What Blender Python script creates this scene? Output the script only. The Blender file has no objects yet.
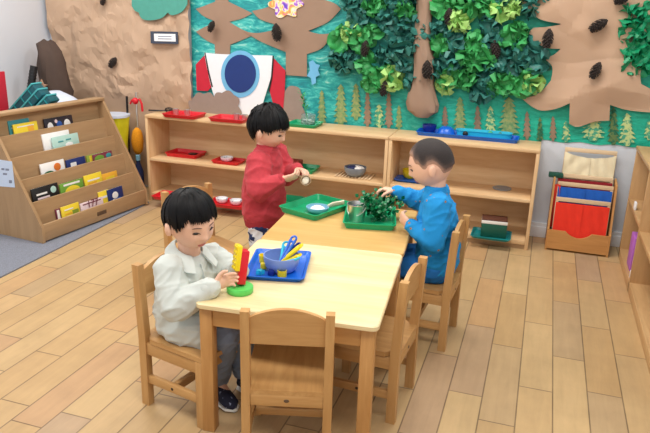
import bpy, bmesh, math, random
from mathutils import Vector, Matrix, noise, Euler
from mathutils.geometry import tessellate_polygon, delaunay_2d_cdt
from mathutils.bvhtree import BVHTree
C = bpy.context.scene.collection
R = math.radians
PI = math.pi
rnd = random.Random(7)

# ------------------------------------------------------------------ camera
F = 660.0
CO = Vector((0, 0, 1.4486))
FW = Vector((-0.29098, 0.90728, -0.30360)).normalized()
RT = Vector((0.94880, 0.31442, 0.03023)); RT = (RT - FW * RT.dot(FW)).normalized()
UP = RT.cross(FW)
cam = bpy.data.cameras.new('camera'); camo = bpy.data.objects.new('camera', cam); C.objects.link(camo)
m = Matrix((RT, UP, -FW)).transposed().to_4x4(); m.translation = CO
camo.matrix_world = m
cam.sensor_width = 36; cam.lens = F / 650 * 36; cam.clip_start = 0.05
bpy.context.scene.camera = camo

def ray(px, py): return FW + RT * ((px - 325) / F) - UP * ((py - 216.5) / F)
def onz(px, py, z=0.0):
    d = ray(px, py); return CO + d * ((z - CO.z) / d.z)
def ony(px, py, Y):
    d = ray(px, py); return CO + d * (Y / d.y)
def onx(px, py, X):
    d = ray(px, py); return CO + d * (X / d.x)
def onplane(px, py, p, n):
    d = ray(px, py); return CO + d * ((p - CO).dot(n) / d.dot(n))

# ------------------------------------------------------------------ materials
def srgb(r, g, b):
    f = lambda c: (c / 255 / 12.92) if c / 255 <= 0.04045 else ((c / 255 + 0.055) / 1.055) ** 2.4
    return (f(r), f(g), f(b), 1)
def newmat(name):
    mt = bpy.data.materials.new(name); mt.use_nodes = True
    nt = mt.node_tree; b = nt.nodes['Principled BSDF']
    return mt, nt, b
def N(nt, t, **kw):
    n = nt.nodes.new(t)
    for k, v in kw.items():
        if hasattr(n, k): setattr(n, k, v)
        else: n.inputs[k].default_value = v
    return n
def plain(name, col, rough=0.5, noise_amt=0.06, scale=30, bump=0.0, metal=0.0, spec=0.5, trans=0.0, sheen=0.0):
    mt, nt, b = newmat(name)
    tc = N(nt, 'ShaderNodeTexCoord')
    nz = N(nt, 'ShaderNodeTexNoise', Scale=scale, Detail=3.0)
    nt.links.new(tc.outputs['Object'], nz.inputs['Vector'])
    mx = N(nt, 'ShaderNodeMix', data_type='RGBA')
    mx.inputs[6].default_value = [c * (1 - noise_amt * 1.5) for c in col[:3]] + [1]
    mx.inputs[7].default_value = [min(1, c * (1 + noise_amt * 1.5)) for c in col[:3]] + [1]
    nt.links.new(nz.outputs['Fac'], mx.inputs[0])
    nt.links.new(mx.outputs[2], b.inputs['Base Color'])
    b.inputs['Roughness'].default_value = rough
    b.inputs['Metallic'].default_value = metal
    b.inputs['Specular IOR Level'].default_value = spec
    b.inputs['Transmission Weight'].default_value = trans
    b.inputs['Sheen Weight'].default_value = sheen
    if bump:
        bp = N(nt, 'ShaderNodeBump', Strength=bump, Distance=0.003)
        nt.links.new(nz.outputs['Fac'], bp.inputs['Height']); nt.links.new(bp.outputs['Normal'], b.inputs['Normal'])
    return mt
def wood(name, c1, c2, axis=0, rough=0.42, scale=9.0, stretch=9.0, spec=0.4):
    mt, nt, b = newmat(name)
    tc = N(nt, 'ShaderNodeTexCoord'); mp = N(nt, 'ShaderNodeMapping')
    s = [scale * 3] * 3; s[axis] = scale * 3 / stretch
    mp.inputs['Scale'].default_value = s
    nt.links.new(tc.outputs['Object'], mp.inputs['Vector'])
    nz = N(nt, 'ShaderNodeTexNoise', Scale=1.0, Detail=5.0, Roughness=0.6, Distortion=0.6)
    nt.links.new(mp.outputs['Vector'], nz.inputs['Vector'])
    rp = N(nt, 'ShaderNodeValToRGB')
    rp.color_ramp.elements[0].position = 0.3; rp.color_ramp.elements[0].color = c1
    rp.color_ramp.elements[1].position = 0.7; rp.color_ramp.elements[1].color = c2
    nt.links.new(nz.outputs['Fac'], rp.inputs['Fac'])
    nt.links.new(rp.outputs['Color'], b.inputs['Base Color'])
    b.inputs['Roughness'].default_value = rough; b.inputs['Specular IOR Level'].default_value = spec
    return mt
def wood3(name, c1, c2, **kw): return [wood(name + '_' + 'xyz'[i], c1, c2, i, **kw) for i in range(3)]

M = {}
CH = wood3('chair_wood', srgb(180, 134, 80), srgb(204, 160, 104))
TB = wood3('table_frame_wood', srgb(182, 132, 76), srgb(204, 156, 98))
TT = wood('table_top_pale', srgb(222, 198, 146), srgb(242, 224, 180), 0, rough=0.3, scale=7, stretch=14)
TT2 = wood('table_top_honey', srgb(206, 162, 96), srgb(222, 182, 118), 0, rough=0.3, scale=7, stretch=14)
SH = wood3('shelf_maple', srgb(214, 176, 130), srgb(230, 198, 154), rough=0.45)
BK = wood3('bookcase_birch', srgb(166, 134, 98), srgb(182, 149, 111), rough=0.5)
CB = wood3('cabinet_birch', srgb(186, 146, 100), srgb(204, 166, 118), rough=0.45)
ST = wood3('stand_pine', srgb(184, 130, 72), srgb(206, 152, 92), rough=0.45)
BAR = wood3('pale_bar_wood', srgb(214, 184, 146), srgb(230, 204, 168), rough=0.5)

def floor_mat():
    mt, nt, b = newmat('plank_floor')
    L = nt.links.new
    def math_(op, a, c=None):
        n = N(nt, 'ShaderNodeMath', operation=op)
        for i, v in enumerate((a, c)):
            if v is None: continue
            if isinstance(v, (int, float)): n.inputs[i].default_value = v
            else: L(v, n.inputs[i])
        return n.outputs[0]
    tc = N(nt, 'ShaderNodeTexCoord'); sp = N(nt, 'ShaderNodeSeparateXYZ'); L(tc.outputs['Object'], sp.inputs[0])
    u = math_('DIVIDE', math_('SUBTRACT', sp.outputs['X'], 0.1827), 0.1322)
    row = math_('FLOOR', u); fu = math_('FRACT', u)
    wn = N(nt, 'ShaderNodeTexWhiteNoise', noise_dimensions='1D'); L(row, wn.inputs['W'])
    v = math_('DIVIDE', math_('ADD', sp.outputs['Y'], math_('MULTIPLY', wn.outputs['Value'], 3.7)), 0.62)
    seg = math_('FLOOR', v); fv = math_('FRACT', v)
    cb = N(nt, 'ShaderNodeCombineXYZ'); L(row, cb.inputs[0]); L(seg, cb.inputs[1])
    wn2 = N(nt, 'ShaderNodeTexWhiteNoise', noise_dimensions='3D'); L(cb.outputs[0], wn2.inputs['Vector'])
    rp = N(nt, 'ShaderNodeValToRGB')
    cols = [(0.0, srgb(174, 148, 114)), (0.25, srgb(190, 160, 116)), (0.5, srgb(184, 152, 108)), (0.75, srgb(194, 165, 121)), (0.92, srgb(186, 147, 105)), (1.0, srgb(176, 150, 120))]
    els = rp.color_ramp.elements
    els[0].position, els[0].color = cols[0]; els[1].position, els[1].color = cols[-1]
    for p, c in cols[1:-1]:
        e = els.new(p); e.color = c
    L(wn2.outputs['Value'], rp.inputs['Fac'])
    mp = N(nt, 'ShaderNodeMapping'); mp.inputs['Scale'].default_value = (30, 3, 1); L(tc.outputs['Object'], mp.inputs['Vector'])
    ad = N(nt, 'ShaderNodeVectorMath', operation='ADD'); L(mp.outputs[0], ad.inputs[0])
    sc = N(nt, 'ShaderNodeVectorMath', operation='SCALE'); L(wn2.outputs['Color'], sc.inputs[0]); sc.inputs['Scale'].default_value = 40; L(sc.outputs[0], ad.inputs[1])
    nz = N(nt, 'ShaderNodeTexNoise', Scale=1.0, Detail=6.0, Roughness=0.65, Distortion=0.5); L(ad.outputs[0], nz.inputs['Vector'])
    nz2 = N(nt, 'ShaderNodeTexNoise', Scale=4.5, Detail=4.0, Roughness=0.6); L(tc.outputs['Object'], nz2.inputs['Vector'])
    g = math_('ADD', math_('MULTIPLY', nz.outputs['Fac'], 0.34), math_('MULTIPLY', nz2.outputs['Fac'], 0.40))
    g = math_('ADD', g, 0.62)
    mul = N(nt, 'ShaderNodeVectorMath', operation='SCALE'); L(rp.outputs['Color'], mul.inputs[0]); L(g, mul.inputs['Scale'])
    # joints
    eu = math_('MULTIPLY', math_('MINIMUM', fu, math_('SUBTRACT', 1.0, fu)), 0.1322)
    ev = math_('MULTIPLY', math_('MINIMUM', fv, math_('SUBTRACT', 1.0, fv)), 0.62)
    gap = math_('MINIMUM', eu, ev)
    mr = N(nt, 'ShaderNodeMapRange'); mr.inputs['From Min'].default_value = 0.0006; mr.inputs['From Max'].default_value = 0.0034; mr.inputs['To Min'].default_value = 0.0; mr.inputs['To Max'].default_value = 1.0
    L(gap, mr.inputs['Value'])
    jn = math_('MAXIMUM', mr.outputs[0], math_('MULTIPLY', nz2.outputs['Fac'], 0.75))
    mx = N(nt, 'ShaderNodeMix', data_type='RGBA'); L(jn, mx.inputs[0]); mx.inputs[6].default_value = srgb(62, 46, 34); L(mul.outputs[0], mx.inputs[7])
    L(mx.outputs[2], b.inputs['Base Color'])
    b.inputs['Roughness'].default_value = 0.42; b.inputs['Specular IOR Level'].default_value = 0.35
    bp = N(nt, 'ShaderNodeBump', Strength=0.25, Distance=0.002); L(mr.outputs[0], bp.inputs['Height']); L(bp.outputs[0], b.inputs['Normal'])
    return mt
M['floor'] = floor_mat()

def paint_mat():
    mt, nt, b = newmat('teal_paint'); L = nt.links.new
    tc = N(nt, 'ShaderNodeTexCoord'); mp = N(nt, 'ShaderNodeMapping'); mp.inputs['Scale'].default_value = (4, 4, 12); mp.inputs['Rotation'].default_value = (0, R(22), 0)
    L(tc.outputs['Object'], mp.inputs['Vector'])
    nz = N(nt, 'ShaderNodeTexNoise', Scale=1.6, Detail=7.0, Roughness=0.7, Distortion=1.2); L(mp.outputs[0], nz.inputs['Vector'])
    sp = N(nt, 'ShaderNodeSeparateXYZ'); L(tc.outputs['Object'], sp.inputs[0])
    mr = N(nt, 'ShaderNodeMapRange'); mr.inputs['From Min'].default_value = -1.6; mr.inputs['From Max'].default_value = -0.4; L(sp.outputs['X'], mr.inputs['Value'])
    r1 = N(nt, 'ShaderNodeValToRGB'); r2 = N(nt, 'ShaderNodeValToRGB')
    for rp, cs in ((r1, [(0.3, srgb(10, 116, 128)), (0.48, srgb(28, 156, 158)), (0.58, srgb(74, 194, 186)), (0.70, srgb(180, 226, 214))]),  # left teal: whitish strokes carry the sheet's plastic shine, put into the colour
                   (r2, [(0.3, srgb(8, 144, 118)), (0.5, srgb(20, 176, 146)), (0.66, srgb(40, 194, 164)), (0.8, srgb(110, 214, 190))])):
        e = rp.color_ramp.elements
        e[0].position, e[0].color = cs[0]; e[1].position, e[1].color = cs[-1]
        for p, c in cs[1:-1]:
            q = e.new(p); q.color = c
        L(nz.outputs['Fac'], rp.inputs['Fac'])
    mx = N(nt, 'ShaderNodeMix', data_type='RGBA'); L(mr.outputs[0], mx.inputs[0]); L(r1.outputs[0], mx.inputs[6]); L(r2.outputs[0], mx.inputs[7])
    L(mx.outputs[2], b.inputs['Base Color']); b.inputs['Roughness'].default_value = 0.5
    bp = N(nt, 'ShaderNodeBump', Strength=0.3, Distance=0.01); L(nz.outputs['Fac'], bp.inputs['Height']); L(bp.outputs[0], b.inputs['Normal'])
    return mt
M['mural'] = paint_mat()

def blotch(name, c1, c2, scale=18, thr=0.5, soft=0.06, rough=0.8, bump=0, kind='noise', dist=0.0):
    mt, nt, b = newmat(name); L = nt.links.new
    tc = N(nt, 'ShaderNodeTexCoord')
    if kind == 'noise':
        nz = N(nt, 'ShaderNodeTexNoise', Scale=scale, Detail=3.0, Distortion=dist); out = nz.outputs['Fac']
    else:
        nz = N(nt, 'ShaderNodeTexVoronoi', Scale=scale); out = nz.outputs['Distance']
    L(tc.outputs['Object'], nz.inputs['Vector'])
    rp = N(nt, 'ShaderNodeValToRGB'); e = rp.color_ramp.elements
    e[0].position = thr - soft; e[0].color = c1; e[1].position = thr + soft; e[1].color = c2
    L(out, rp.inputs['Fac']); L(rp.outputs[0], b.inputs['Base Color']); b.inputs['Roughness'].default_value = rough
    if bump:
        n2 = N(nt, 'ShaderNodeTexNoise', Scale=260.0, Detail=2.0); L(tc.outputs['Object'], n2.inputs['Vector'])
        bp = N(nt, 'ShaderNodeBump', Strength=bump, Distance=0.002); L(n2.outputs['Fac'], bp.inputs['Height']); L(bp.outputs[0], b.inputs['Normal'])
    return mt
def buzz(name):
    mt, nt, b = newmat(name); L = nt.links.new
    at = N(nt, 'ShaderNodeAttribute', attribute_name='hair_length'); tc = N(nt, 'ShaderNodeTexCoord')
    nz = N(nt, 'ShaderNodeTexNoise', Scale=230.0, Detail=2.0); L(tc.outputs['Object'], nz.inputs['Vector'])
    m1 = N(nt, 'ShaderNodeMath', operation='MULTIPLY_ADD'); L(nz.outputs['Fac'], m1.inputs[0]); m1.inputs[1].default_value = .3; m1.inputs[2].default_value = -.15
    m2 = N(nt, 'ShaderNodeMath', operation='ADD', use_clamp=True); L(at.outputs['Fac'], m2.inputs[0]); L(m1.outputs[0], m2.inputs[1])
    rp = N(nt, 'ShaderNodeValToRGB'); e = rp.color_ramp.elements
    e[0].position, e[0].color = 0.0, srgb(178, 140, 120); e[1].position, e[1].color = 1.0, srgb(46, 40, 40)
    q_ = e.new(.4); q_.color = srgb(92, 76, 70)
    L(m2.outputs[0], rp.inputs['Fac']); L(rp.outputs[0], b.inputs['Base Color']); b.inputs['Roughness'].default_value = .8
    bp = N(nt, 'ShaderNodeBump', Strength=.5, Distance=.002); L(nz.outputs['Fac'], bp.inputs['Height']); L(bp.outputs[0], b.inputs['Normal'])
    return mt
def multi(name, cols, scale=30, rough=0.6):
    mt, nt, b = newmat(name); L = nt.links.new
    tc = N(nt, 'ShaderNodeTexCoord'); v = N(nt, 'ShaderNodeTexNoise', Scale=scale, Detail=2.0, Distortion=1.0); L(tc.outputs['Object'], v.inputs['Vector'])
    rp = N(nt, 'ShaderNodeValToRGB'); e = rp.color_ramp.elements
    ps = [0.3 + 0.4 * i / (len(cols) - 1) for i in range(len(cols))]
    e[0].position, e[0].color = ps[0], cols[0]; e[1].position, e[1].color = ps[-1], cols[-1]
    for p, c in zip(ps[1:-1], cols[1:-1]):
        q = e.new(p); q.color = c
    L(v.outputs['Fac'], rp.inputs['Fac']); L(rp.outputs[0], b.inputs['Base Color']); b.inputs['Roughness'].default_value = rough
    return mt

P_ = lambda n, r, g, b_, **k: M.setdefault(n, plain(n, srgb(r, g, b_), **k))
P_('wall_paint', 214, 219, 228, rough=0.7, noise_amt=0.02, scale=3)
P_('white_paint', 232, 234, 238, rough=0.5, noise_amt=0.02)
P_('ceiling_white', 236, 236, 234, rough=0.9, noise_amt=0.02)
P_('kraft', 194, 164, 138, rough=0.75, noise_amt=0.08, scale=6)
P_('kraft_smooth', 188, 155, 128, rough=0.7, noise_amt=0.06, scale=5)
P_('kraft_tree', 156, 128, 108, rough=0.8, noise_amt=0.05, scale=12)
P_('taupe', 150, 132, 122, rough=0.85, noise_amt=0.05)
P_('red_plastic', 214, 24, 42, rough=0.3, noise_amt=0.03)
P_('green_plastic', 18, 164, 110, rough=0.3, noise_amt=0.03)
P_('blue_plastic', 20, 100, 208, rough=0.3, noise_amt=0.03)
P_('navy_plastic', 20, 40, 128, rough=0.3, noise_amt=0.03)
P_('turquoise_plastic', 44, 186, 216, rough=0.3, noise_amt=0.03)
P_('yellow_plastic', 238, 214, 26, rough=0.35, noise_amt=0.03)
P_('lime_plastic', 92, 208, 96, rough=0.35, noise_amt=0.03)
P_('teal_plastic', 14, 128, 132, rough=0.35, noise_amt=0.04)
P_('teal_dark', 8, 84, 96, rough=0.4, noise_amt=0.06)
P_('teal_light', 70, 166, 172, rough=0.35, noise_amt=0.04)
P_('periwinkle', 124, 152, 216, rough=0.35, noise_amt=0.03)
P_('paleblue_plastic', 130, 186, 212, rough=0.3, noise_amt=0.03)
P_('white_plastic', 236, 234, 228, rough=0.35, noise_amt=0.02)
P_('cream_plastic', 226, 218, 196, rough=0.4, noise_amt=0.03)
P_('powder', 240, 242, 246, rough=0.95, noise_amt=0.03, scale=200, bump=0.4)
P_('steel', 222, 220, 216, rough=0.36, metal=1.0, noise_amt=0.05)
P_('dark_metal', 60, 60, 62, rough=0.35, metal=0.8, noise_amt=0.05)
P_('black', 20, 20, 22, rough=0.5, noise_amt=0.05)
P_('screw', 70, 58, 48, rough=0.4, metal=0.6)
P_('grey_ceramic', 128, 138, 150, rough=0.35, noise_amt=0.05)
M['white_bowl'] = blotch('white_bowl', srgb(90, 116, 170), srgb(238, 238, 240), scale=60, thr=0.38, rough=0.2)
P_('maroon', 140, 38, 40, rough=0.5)
P_('sage_paper', 78, 156, 142, rough=0.8, noise_amt=0.08)
P_('paper_white', 240, 242, 246, rough=0.8, noise_amt=0.02)
P_('notice_paper', 206, 222, 246, rough=0.8, noise_amt=0.02)
P_('print_grey', 130, 138, 160, rough=0.8)
P_('slate_frame', 62, 70, 88, rough=0.6)
P_('rocket_red', 196, 28, 54, rough=0.6)
P_('rocket_white', 236, 240, 246, rough=0.6, noise_amt=0.02)
P_('rocket_blue', 18, 52, 122, rough=0.6)
P_('rocket_sky', 112, 184, 226, rough=0.6)
P_('skin', 232, 186, 160, rough=0.5, noise_amt=0.05, scale=25)
P_('hair_black', 9, 9, 12, rough=0.55, noise_amt=0.1, scale=90, spec=0.2)
M['hair_buzz'] = buzz('hair_buzz')
P_('eye_dark', 26, 18, 16, rough=0.2)
P_('lip', 200, 118, 108, rough=0.45)
P_('brow', 118, 88, 72, rough=0.8)
P_('jacket', 204, 211, 206, rough=0.85, noise_amt=0.05, scale=14, bump=0.2, sheen=0.2)
P_('shirt_under', 226, 230, 234, rough=0.85)
P_('grey_trousers', 128, 142, 164, rough=0.9, noise_amt=0.1, scale=40)
M['sweater'] = plain('sweater', srgb(190, 62, 72), rough=0.95, noise_amt=0.1, scale=60, bump=0.4, sheen=0.05)
M['sweater_rib'] = plain('sweater_rib', srgb(172, 52, 62), rough=0.95, noise_amt=0.1, scale=80, bump=0.4)
M['print_trousers'] = blotch('print_trousers', srgb(232, 234, 238), srgb(34, 50, 96), scale=19, thr=0.53, soft=0.015, dist=0.6)
M['blue_top'] = blotch('blue_top', srgb(168, 116, 60), srgb(16, 142, 212), scale=24, thr=0.13, soft=0.03, kind='voronoi', rough=0.85)
M['blue_trousers'] = plain('blue_trousers', srgb(26, 112, 188), rough=0.9, noise_amt=0.12, scale=30)
M['shoe_navy'] = blotch('shoe_navy', srgb(24, 28, 52), srgb(150, 160, 190), scale=70, thr=0.68, soft=0.03)
P_('sole', 224, 222, 214, rough=0.6)
M['rug'] = plain('rug', srgb(126, 130, 142), rough=1.0, noise_amt=0.34, scale=190, bump=1.0)
P_('leaf_dark', 52, 122, 112, rough=0.5, noise_amt=0.25, scale=12)
P_('leaf_mid', 66, 164, 92, rough=0.5, noise_amt=0.2, scale=12)
P_('leaf_lime', 168, 212, 122, rough=0.55, noise_amt=0.15, scale=12)
P_('leaf_emerald', 20, 146, 98, rough=0.45, noise_amt=0.2, scale=12)
P_('cone', 44, 34, 30, rough=0.8, noise_amt=0.3, scale=120)
P_('fir_tan', 146, 122, 100, rough=0.85, noise_amt=0.1)
M['fir_olive'] = blotch('fir_olive', srgb(104, 146, 96), srgb(158, 164, 104), scale=45, soft=.15)
M['fir_light'] = blotch('fir_light', srgb(70, 160, 128), srgb(192, 208, 140), scale=50)
M['fir_dark'] = blotch('fir_dark', srgb(30, 98, 70), srgb(96, 122, 72), scale=50)
M['flower'] = multi('flower', [srgb(104, 70, 200), srgb(190, 120, 220), srgb(244, 236, 214), srgb(244, 206, 110), srgb(240, 150, 80), srgb(220, 110, 170)], 20)
P_('orange_fluff', 232, 152, 28, rough=1.0, noise_amt=0.2, scale=120, bump=0.8)
P_('bag_yellow', 226, 222, 40, rough=0.5, noise_amt=0.12, scale=14)
P_('bag_brown', 78, 62, 54, rough=0.9, noise_amt=0.15, scale=10)
P_('bag_white', 206, 216, 234, rough=0.5, noise_amt=0.06, scale=10)
P_('star_brown', 170, 136, 112, rough=0.8)
P_('navy_cloth', 30, 40, 84, rough=0.8)
P_('cloth_cream', 236, 224, 190, rough=0.9, noise_amt=0.04, sheen=0.2)
P_('cloth_red', 150, 22, 36, rough=0.9, sheen=0.2)
P_('cloth_blue', 18, 96, 198, rough=0.85, sheen=0.2)
P_('cloth_orange', 238, 50, 26, rough=0.85, noise_amt=0.05, sheen=0.2)
P_('cloth_green', 36, 86, 72, rough=0.9)
P_('box_green', 12, 84, 66, rough=0.5)
P_('box_brown', 92, 56, 44, rough=0.5)
P_('purple', 178, 104, 196, rough=0.5)
P_('plastic_leaf', 12, 112, 66, rough=0.25, noise_amt=0.2, scale=40)
P_('bronze', 150, 124, 96, rough=0.35, metal=0.3)
P_('badge', 92, 70, 52, rough=0.5)
M['glass'] = plain('glass', srgb(225, 236, 236), rough=0.08, trans=0.85, noise_amt=0.01)
for k, (r, g, b_) in dict(teal=(60, 150, 160), yellow=(240, 214, 60), dark=(40, 36, 48), white=(240, 240, 240), mint=(176, 214, 206), navy=(28, 48, 108), olive=(140, 160, 60), plum=(120, 50, 70), black=(26, 28, 32), green=(110, 160, 60), orange=(238, 178, 60), pink=(236, 214, 218), red=(190, 46, 50), orangedot=(220, 120, 50), forest=(20, 96, 60), blue=(40, 90, 170)).items():
    P_('book_' + k, r, g, b_, rough=0.45, noise_amt=0.03)

def sst(a, b, x):
    t = max(0, min(1, (x - a) / (b - a))); return t * t * (3 - 2 * t)
# ------------------------------------------------------------------ mesh helpers
class MB:
    def __init__(s): s.bm = bmesh.new()
    def box(s, c, size, bev=0.0, rot=None, seg=2):
        mt = Matrix.Translation(Vector(c)) @ (rot.to_4x4() if rot is not None else Matrix.Identity(4)) @ Matrix.Diagonal((*size, 1))
        vs = bmesh.ops.create_cube(s.bm, size=1, matrix=mt)['verts']
        if bev:
            es = list({e for v in vs for e in v.link_edges})
            bmesh.ops.bevel(s.bm, geom=es, offset=min(bev, min(size) * 0.45), segments=seg, affect='EDGES', profile=0.5)
        return s
    def span(s, lo, hi, bev=0.0):
        lo, hi = Vector(lo), Vector(hi); return s.box((lo + hi) / 2, hi - lo, bev)
    def rings(s, rings, cap0=True, cap1=True, closed=True):
        L = [[s.bm.verts.new(p) for p in r] for r in rings]
        n = len(L[0])
        for a, b in zip(L, L[1:]):
            for i in range(n if closed else n - 1):
                j = (i + 1) % n
                s.bm.faces.new((a[i], a[j], b[j], b[i]))
        if cap0: s.bm.faces.new(list(reversed(L[0])))
        if cap1: s.bm.faces.new(L[-1])
        return s
    def lathe(s, prof, c=(0, 0, 0), seg=24, rot=None):
        c = Vector(c); rs = []
        for r, z in prof:
            ring = [Vector((max(r, 1e-5) * math.cos(2 * PI * i / seg), max(r, 1e-5) * math.sin(2 * PI * i / seg), z)) for i in range(seg)]
            if rot is not None: ring = [rot @ p for p in ring]
            rs.append([c + p for p in ring])
        return s.rings(rs)
    def tube(s, pts, rad, seg=8, flat=1.0, nrm=None):
        pts = [Vector(p) for p in pts]; n = len(pts)
        if isinstance(rad, (int, float)): rad = [rad] * n
        t0 = (pts[1] - pts[0]).normalized()
        u = nrm.copy() if nrm is not None else t0.orthogonal()
        rs = []
        for i, p in enumerate(pts):
            t = (pts[min(i + 1, n - 1)] - pts[max(i - 1, 0)]).normalized()
            u = (u - t * u.dot(t))
            if u.length < 1e-6: u = t.orthogonal()
            u.normalize(); v = t.cross(u)
            rs.append([p + (u * math.cos(2 * PI * k / seg) * flat + v * math.sin(2 * PI * k / seg)) * rad[i] for k in range(seg)])
        return s.rings(rs)
    def capsule(s, a, b, ra, rb, seg=14):
        a, b = Vector(a), Vector(b); t = (b - a)
        if t.length < 1e-6: t = Vector((0, 0, 1e-4))
        t.normalize(); pts, rr = [], []
        for k in range(5):
            an = PI / 2 * (1 - k / 4) ; pts.append(a - t * ra * math.sin(an)); rr.append(max(ra * math.cos(an), ra * 0.03))
        for k in range(5):
            an = PI / 2 * k / 4; pts.append(b + t * rb * math.sin(an)); rr.append(max(rb * math.cos(an), rb * 0.03))
        u = t.orthogonal().normalized(); v = t.cross(u)
        s.rings([[p + (u * math.cos(2 * PI * i / seg) + v * math.sin(2 * PI * i / seg)) * r for i in range(seg)] for p, r in zip(pts, rr)])
        return s
    def chain(s, pts, rad):
        for i in range(len(pts) - 1): s.capsule(pts[i], pts[i + 1], rad[i], rad[i + 1])
        return s
    def ell(s, c, r, rot=None, u=20, v=14):
        mt = Matrix.Translation(Vector(c)) @ (rot.to_4x4() if rot is not None else Matrix.Identity(4)) @ Matrix.Diagonal((*r, 1))
        bmesh.ops.create_uvsphere(s.bm, u_segments=u, v_segments=v, radius=1, matrix=mt); return s
    def loft(s, specs, seg=24):
        # specs: (center, axisU, axisV, ru, rv)
        rs = []
        for c, U, V, ru, rv in specs:
            c, U, V = Vector(c), Vector(U), Vector(V)
            rs.append([c + U * ru * math.cos(2 * PI * i / seg) + V * rv * math.sin(2 * PI * i / seg) for i in range(seg)])
        return s.rings(rs)
    def prism(s, poly, z0, z1, fn=None):
        fn = fn or (lambda x, y, z: Vector((x, y, z)))
        cl = []
        for p in poly:
            if not cl or (abs(p[0] - cl[-1][0]) + abs(p[1] - cl[-1][1])) > 1e-5: cl.append(p)
        if (abs(cl[0][0] - cl[-1][0]) + abs(cl[0][1] - cl[-1][1])) < 1e-5: cl.pop()
        poly = cl; n = len(poly)
        a = [s.bm.verts.new(fn(x, y, z0)) for x, y in poly]; b = [s.bm.verts.new(fn(x, y, z1)) for x, y in poly]
        for tri in tessellate_polygon([[Vector((x, y, 0)) for x, y in poly]]):
            s.bm.faces.new([a[i] for i in tri]); s.bm.faces.new([b[i] for i in reversed(tri)])
        for i in range(n):
            j = (i + 1) % n; s.bm.faces.new((a[i], a[j], b[j], b[i]))
        return s
    def grid(s, fn, nu, nv):
        g = [[s.bm.verts.new(fn(i / nu, j / nv)) for j in range(nv + 1)] for i in range(nu + 1)]
        for i in range(nu):
            for j in range(nv): s.bm.faces.new((g[i][j], g[i + 1][j], g[i + 1][j + 1], g[i][j + 1]))
        return s
    def build(s, name, mat, parent=None, angle=38, off=None):
        if off is not None: bmesh.ops.translate(s.bm, vec=-Vector(off), verts=s.bm.verts)
        bmesh.ops.recalc_face_normals(s.bm, faces=s.bm.faces)
        me = bpy.data.meshes.new(name); s.bm.to_mesh(me); s.bm.free()
        return link(name, me, mat, parent, angle)
    def fuse(s, voxel, it=3, fac=0.5):
        me = bpy.data.meshes.new('tmp'); bmesh.ops.recalc_face_normals(s.bm, faces=s.bm.faces)
        s.bm.to_mesh(me); s.bm.free()
        o = bpy.data.objects.new('tmp', me); C.objects.link(o)
        r = o.modifiers.new('r', 'REMESH'); r.mode = 'VOXEL'; r.voxel_size = voxel
        if it:
            q = o.modifiers.new('s', 'SMOOTH'); q.factor = fac; q.iterations = it
        dg = bpy.context.evaluated_depsgraph_get(); dg.update()
        out = bpy.data.meshes.new_from_object(o.evaluated_get(dg))
        bpy.data.objects.remove(o); bpy.data.meshes.remove(me)
        return out
def link(name, me, mat, parent=None, angle=38):
    me.name = name
    me.materials.clear()
    me.materials.append(M[mat] if isinstance(mat, str) else mat)
    if angle:
        me.polygons.foreach_set('use_smooth', [True] * len(me.polygons))
        me.set_sharp_from_angle(angle=R(angle))
    o = bpy.data.objects.new(name, me); C.objects.link(o)
    if parent is not None: o.parent = parent
    return o
def thing(name, label, cat, loc=(0, 0, 0), rz=0.0, group=None):
    o = bpy.data.objects.new(name, None); C.objects.link(o); o.empty_display_size = 0.05
    o.location = loc; o.rotation_euler = (0, 0, rz)
    return tag(o, label, cat, group)
def tag(o, label, cat, group=None):
    o['label'] = label; o['category'] = cat
    if group: o['group'] = group
    return o
def struct(name, mb, mat, angle=30):
    o = mb.build(name, mat, None, angle); o['kind'] = 'structure'; return o
def copy_tree(o, parent=None):
    c = o.copy(); C.objects.link(c)
    if parent is not None: c.parent = parent
    for ch in list(o.children): copy_tree(ch, c)
    return c

# ------------------------------------------------------------------ room
YW = 4.50          # back wall
XL = -3.80         # left wall
XR = 0.98          # right wall
struct('floor', MB().span((XL - .05, -2.5, -0.05), (XR + .05, YW + .05, 0)), 'floor')
struct('wall_back', MB().span((XL - .1, YW, 0), (XR + .1, YW + .1, 2.75)), 'wall_paint')
struct('wall_left', MB().span((XL - .1, -2.5, 0), (XL, YW, 2.75)), 'wall_paint')
struct('wall_right', MB().span((XR, -2.5, 0), (XR + .1, YW, 2.75)), 'wall_paint')
struct('ceiling', MB().span((XL - .1, -2.5, 2.75), (XR + .1, YW + .1, 2.85)), 'ceiling_white')
bb = MB().span((0.0, YW - 0.018, 0), (XR, YW, 0.10), 0.004); bb.span((0.0, YW - 0.024, 0), (XR, YW, 0.075), 0.004)
struct('baseboard_back', bb, 'white_paint')

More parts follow.
